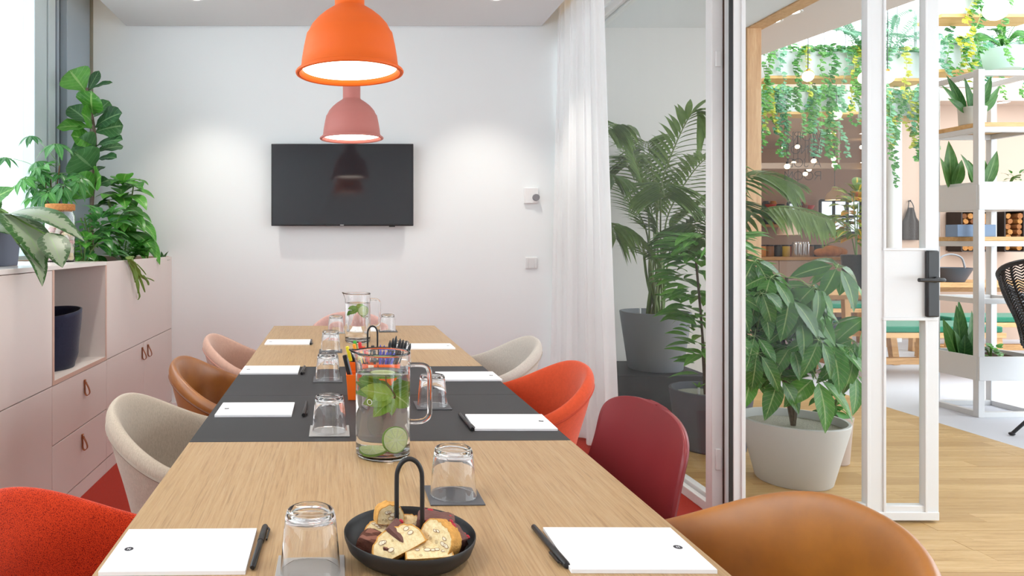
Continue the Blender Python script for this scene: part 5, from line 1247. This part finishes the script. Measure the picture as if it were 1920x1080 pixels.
ordn = ('first','second','third','fourth','fifth','sixth','seventh','eighth','ninth')
for si, (a, b, py, lab) in enumerate(kit):
    _, A, B = wshelf(lab, a, b, py, 12.4)
    for q in range(4):
        o = MB().lathe(jarprof if (q+si) % 2 else bowlprof, 20).build('kitchen_jar' if (q+si) % 2 else 'bowl', plain('crock_%d_%d' % (si, q), rng.choice(cc), .5), None, (lerp(A.x+.1, B.x-.1, q/3), 12.38, A.z+.0005)); tag(o, ordn[q]+' vessel from the left on the '+lab.replace(' in the kitchen', '').replace(' left', ' at left'), 'jar' if (q+si) % 2 else 'bowl', 'crockery on the kitchen shelves')
for q in range(9):
    x = P(1432+q*15, 470, 10.9).x; cg = ['#c9812e', '#8a5a2a', '#2a2a2e', '#d2b23a', '#a83a2a'][q % 5]
    o = thing('storage_jar', ordn[q]+' storage jar from the left along the kitchen counter', 'jar', (x, 10.95, .9805), 0, 'jars on the kitchen counter')
    MB().lathe([(0,0),(.055,0),(.06,.01),(.06,.15),(.05,.165),(0,.165)], 20).build('body', plain('jar_fill_%d' % q, cg, .4), o); MB().lathe([(0,.165),(.056,.165),(.056,.185),(0,.185)], 20).build('lid', M['black'], o)
for q, (px, s_) in enumerate(((1558, 1.2), (1575, 1.0), (1545, .9))):
    p = P(px, 475, 10.75); o = MB(); o.ball((0,0,.075*s_), .085*s_, 18, 12, (1.5, 1, .85)); tag(o.build('bread_loaf', plain('bread_crust_%d' % q, '#c98a52', .8, .2, noise=.3, nscale=12, bump=.5, bscale=30, bdist=.02), None, (p.x, 10.75+q*.03, .981)), ('large round loaf on the kitchen counter', 'middle loaf on the kitchen counter', 'small loaf on the kitchen counter')[q], 'bread', 'loaves on the kitchen counter')
for q in range(3):
    p = P(1492+q*9, 475, 10.7); tag(MB().lathe([(0,0),(.05,0),(.055,.01),(.055,.2),(.045,.21),(.045,.23),(0,.23)], 20).build('steel_canister', plain('steel_%d' % q, '#c8c8ca', .2, .5, 1), None, (p.x, 10.7, .981)), ordn[q]+' steel canister from the left on the kitchen counter', 'canister', 'canisters on the kitchen counter')
# dome pendants over the kitchen
for q, (px, py, Yq, c, rr) in enumerate(((1478, 440, 9.6, '#cdb29a', .14), (1496, 415, 10.6, '#e6d6c2', .10), (1565, 375, 10.2, '#d8c0a6', .12))):
    p = P(px, py, Yq); t = thing('dome_pendant', ('beige','cream','sand')[q]+' dome pendant lamp over the kitchen counter', 'lamp', p, 0, 'dome pendants over the kitchen'); mt = plain('dome_%d' % q, c, .5)
    MB().lathe([(rr,0),(rr*.98,rr*.35),(rr*.8,rr*.8),(rr*.35,rr*1.2),(rr*.25,rr*1.6),(rr*.15,rr*1.65),(0,rr*1.65)], 28, caps=False).build('shade', mt, t); MB().lathe([(0,.01),(rr*.9,.01),(rr*.9,.02),(0,.02)], 24).build('diffuser', emit('dome_glow', '#fff0d8', 5), t); MB().tube([(0,0,rr*1.6),(0,0,2.9-p.z)], .004, 5).build('cord', M['black'], t)
# hanging glass rack line and timber beam under the hall ceiling
tag(MB().box(4.0, 9.0, 9.55, 9.65, 2.22, 2.30).build('rack_beam', M['hallceil'], None, bevel=.003), 'pale beam hanging across the hall above the kitchen', 'beam')
for x in (4.4, 5.6, 6.8, 8.0): tag(MB().tube([(x, 9.6, 2.31), (x, 9.6, 2.9)], .012, 8).build('hanger_rod', M['white']), 'thin white rod holding the pale beam to the hall ceiling', 'rod', 'rods of the pale beam')
# firewood niches in the side wall
for ni, (a, b, t0, b0_) in enumerate(((1778, 1838, 398, 470), (1857, 1892, 398, 470))):
    A = P(a, b0_, 8.56); B = P(b, t0, 8.56); cx = (A.x+B.x)/2
    fnch = thing('firewood_rack', ('wide' if ni == 0 else 'narrow')+' dark rack of stacked firewood at the hall wall', 'rack', (cx, 8.45, A.z)); wx, wz = (B.x-A.x)/2, B.z-A.z; d_ = plain('dark_steel', '#2a1c14', .7)
    MB().box(-wx, wx, .12, .14, 0, wz).build('back', d_, fnch); MB().box(-wx, wx, -.08, .12, -.012, 0).build('bottom', d_, fnch); MB().box(-wx, wx, -.08, .12, wz, wz+.012).build('top', d_, fnch)
    for s in (-1, 1): MB().box(s*wx-.008, s*wx+.008, -.08, .12, 0, wz).build('side', d_, fnch)
    rng = random.Random(5+ni); lm = [plain('log_end_%d_%d' % (ni, q), c, .85, .2, noise=.2, nscale=40) for q, c in enumerate(('#8f5c36', '#6a4126', '#a3713f'))]
    pr_ = [MB().lathe([(0,-.08),(.036,-.08),(.036,.08),(0,.08)], 7, M=Matrix.Rotation(R(90), 4, 'X')).build('log', lm[q]) for q in range(3)]; first = [1, 1, 1]
    rows = int(wz/.066)
    for r_ in range(rows):
        nn = int(2*wx/.078)
        for q in range(nn):
            kx = rng.randrange(3)
            if first[kx]: o = pr_[kx]; first[kx] = 0
            else: o = pr_[kx].copy(); COL.objects.link(o)
            o.location = (cx-wx+.045+q*(2*wx-.09)/max(1, nn-1)+(.02 if r_ % 2 and q < nn-1 else 0), 8.45+rng.uniform(0, .02), A.z+.037+r_*.064); o.rotation_euler = (0, rng.uniform(0, 6), 0); o.scale = (rng.uniform(.8, 1.05), 1, rng.uniform(.8, 1.05))
            tag(o, ('pale','dark','light brown')[(1, 0, 2)[kx]]+' firewood log in the '+('wide' if ni == 0 else 'narrow')+' rack at the hall wall', 'log', 'firewood logs')
    for q in range(3):
        if first[q]: bpy.data.objects.remove(pr_[q])
bs = P(1790, 528, 7.8); t = thing('serving_basin', 'dark grey basin with a loop handle on the hall table behind the shelf', 'basin', (bs.x, 7.85, .7605)); MB().lathe([(0,0),(.12,0),(.20,.16),(.19,.16),(.11,.012),(0,.012)], 36, caps=False).build('bowl', plain('basin_grey', '#4a4e58', .5), t); MB().tube(catmull([(-.16,0,.15),(-.12,0,.27),(0,0,.31),(.12,0,.27),(.16,0,.15)], 6), .010, 8).build('handle', plain('basin_handle', '#8f8f92', .4), t)
# dark apron on the hall wall
ap0 = P(1704, 432, 8.59); ap = thing('apron', 'dark grey apron hanging on the blush hall wall', 'apron', (ap0.x, 8.595, ap0.z-.12))
def apf(u, v):
    w_ = interp([(0,.10),(.55,.10),(.75,.06),(1,.035)], v); return V((u-.5)*2*w_, -.03-.02*math.cos((u-.5)*3)-.006*math.sin(u*14), v*.40)
MB().grid(apf, 24, 20).build('cloth', fabric('grey_apron', '#4a4340', .8, 600), ap, solid=.006, angle=180)
MB().tube(catmull([(-.035,-.04,.40),(-.02,-.03,.46),(0,-.012,.49),(.02,-.03,.46),(.035,-.04,.40)], 5), .005, 6).build('neck_strap', M['black'], ap)
MB().tube([(0,0,.485),(0,-.03,.48),(0,-.035,.495)], .006, 6).build('hook', M['blackmetal'], ap)
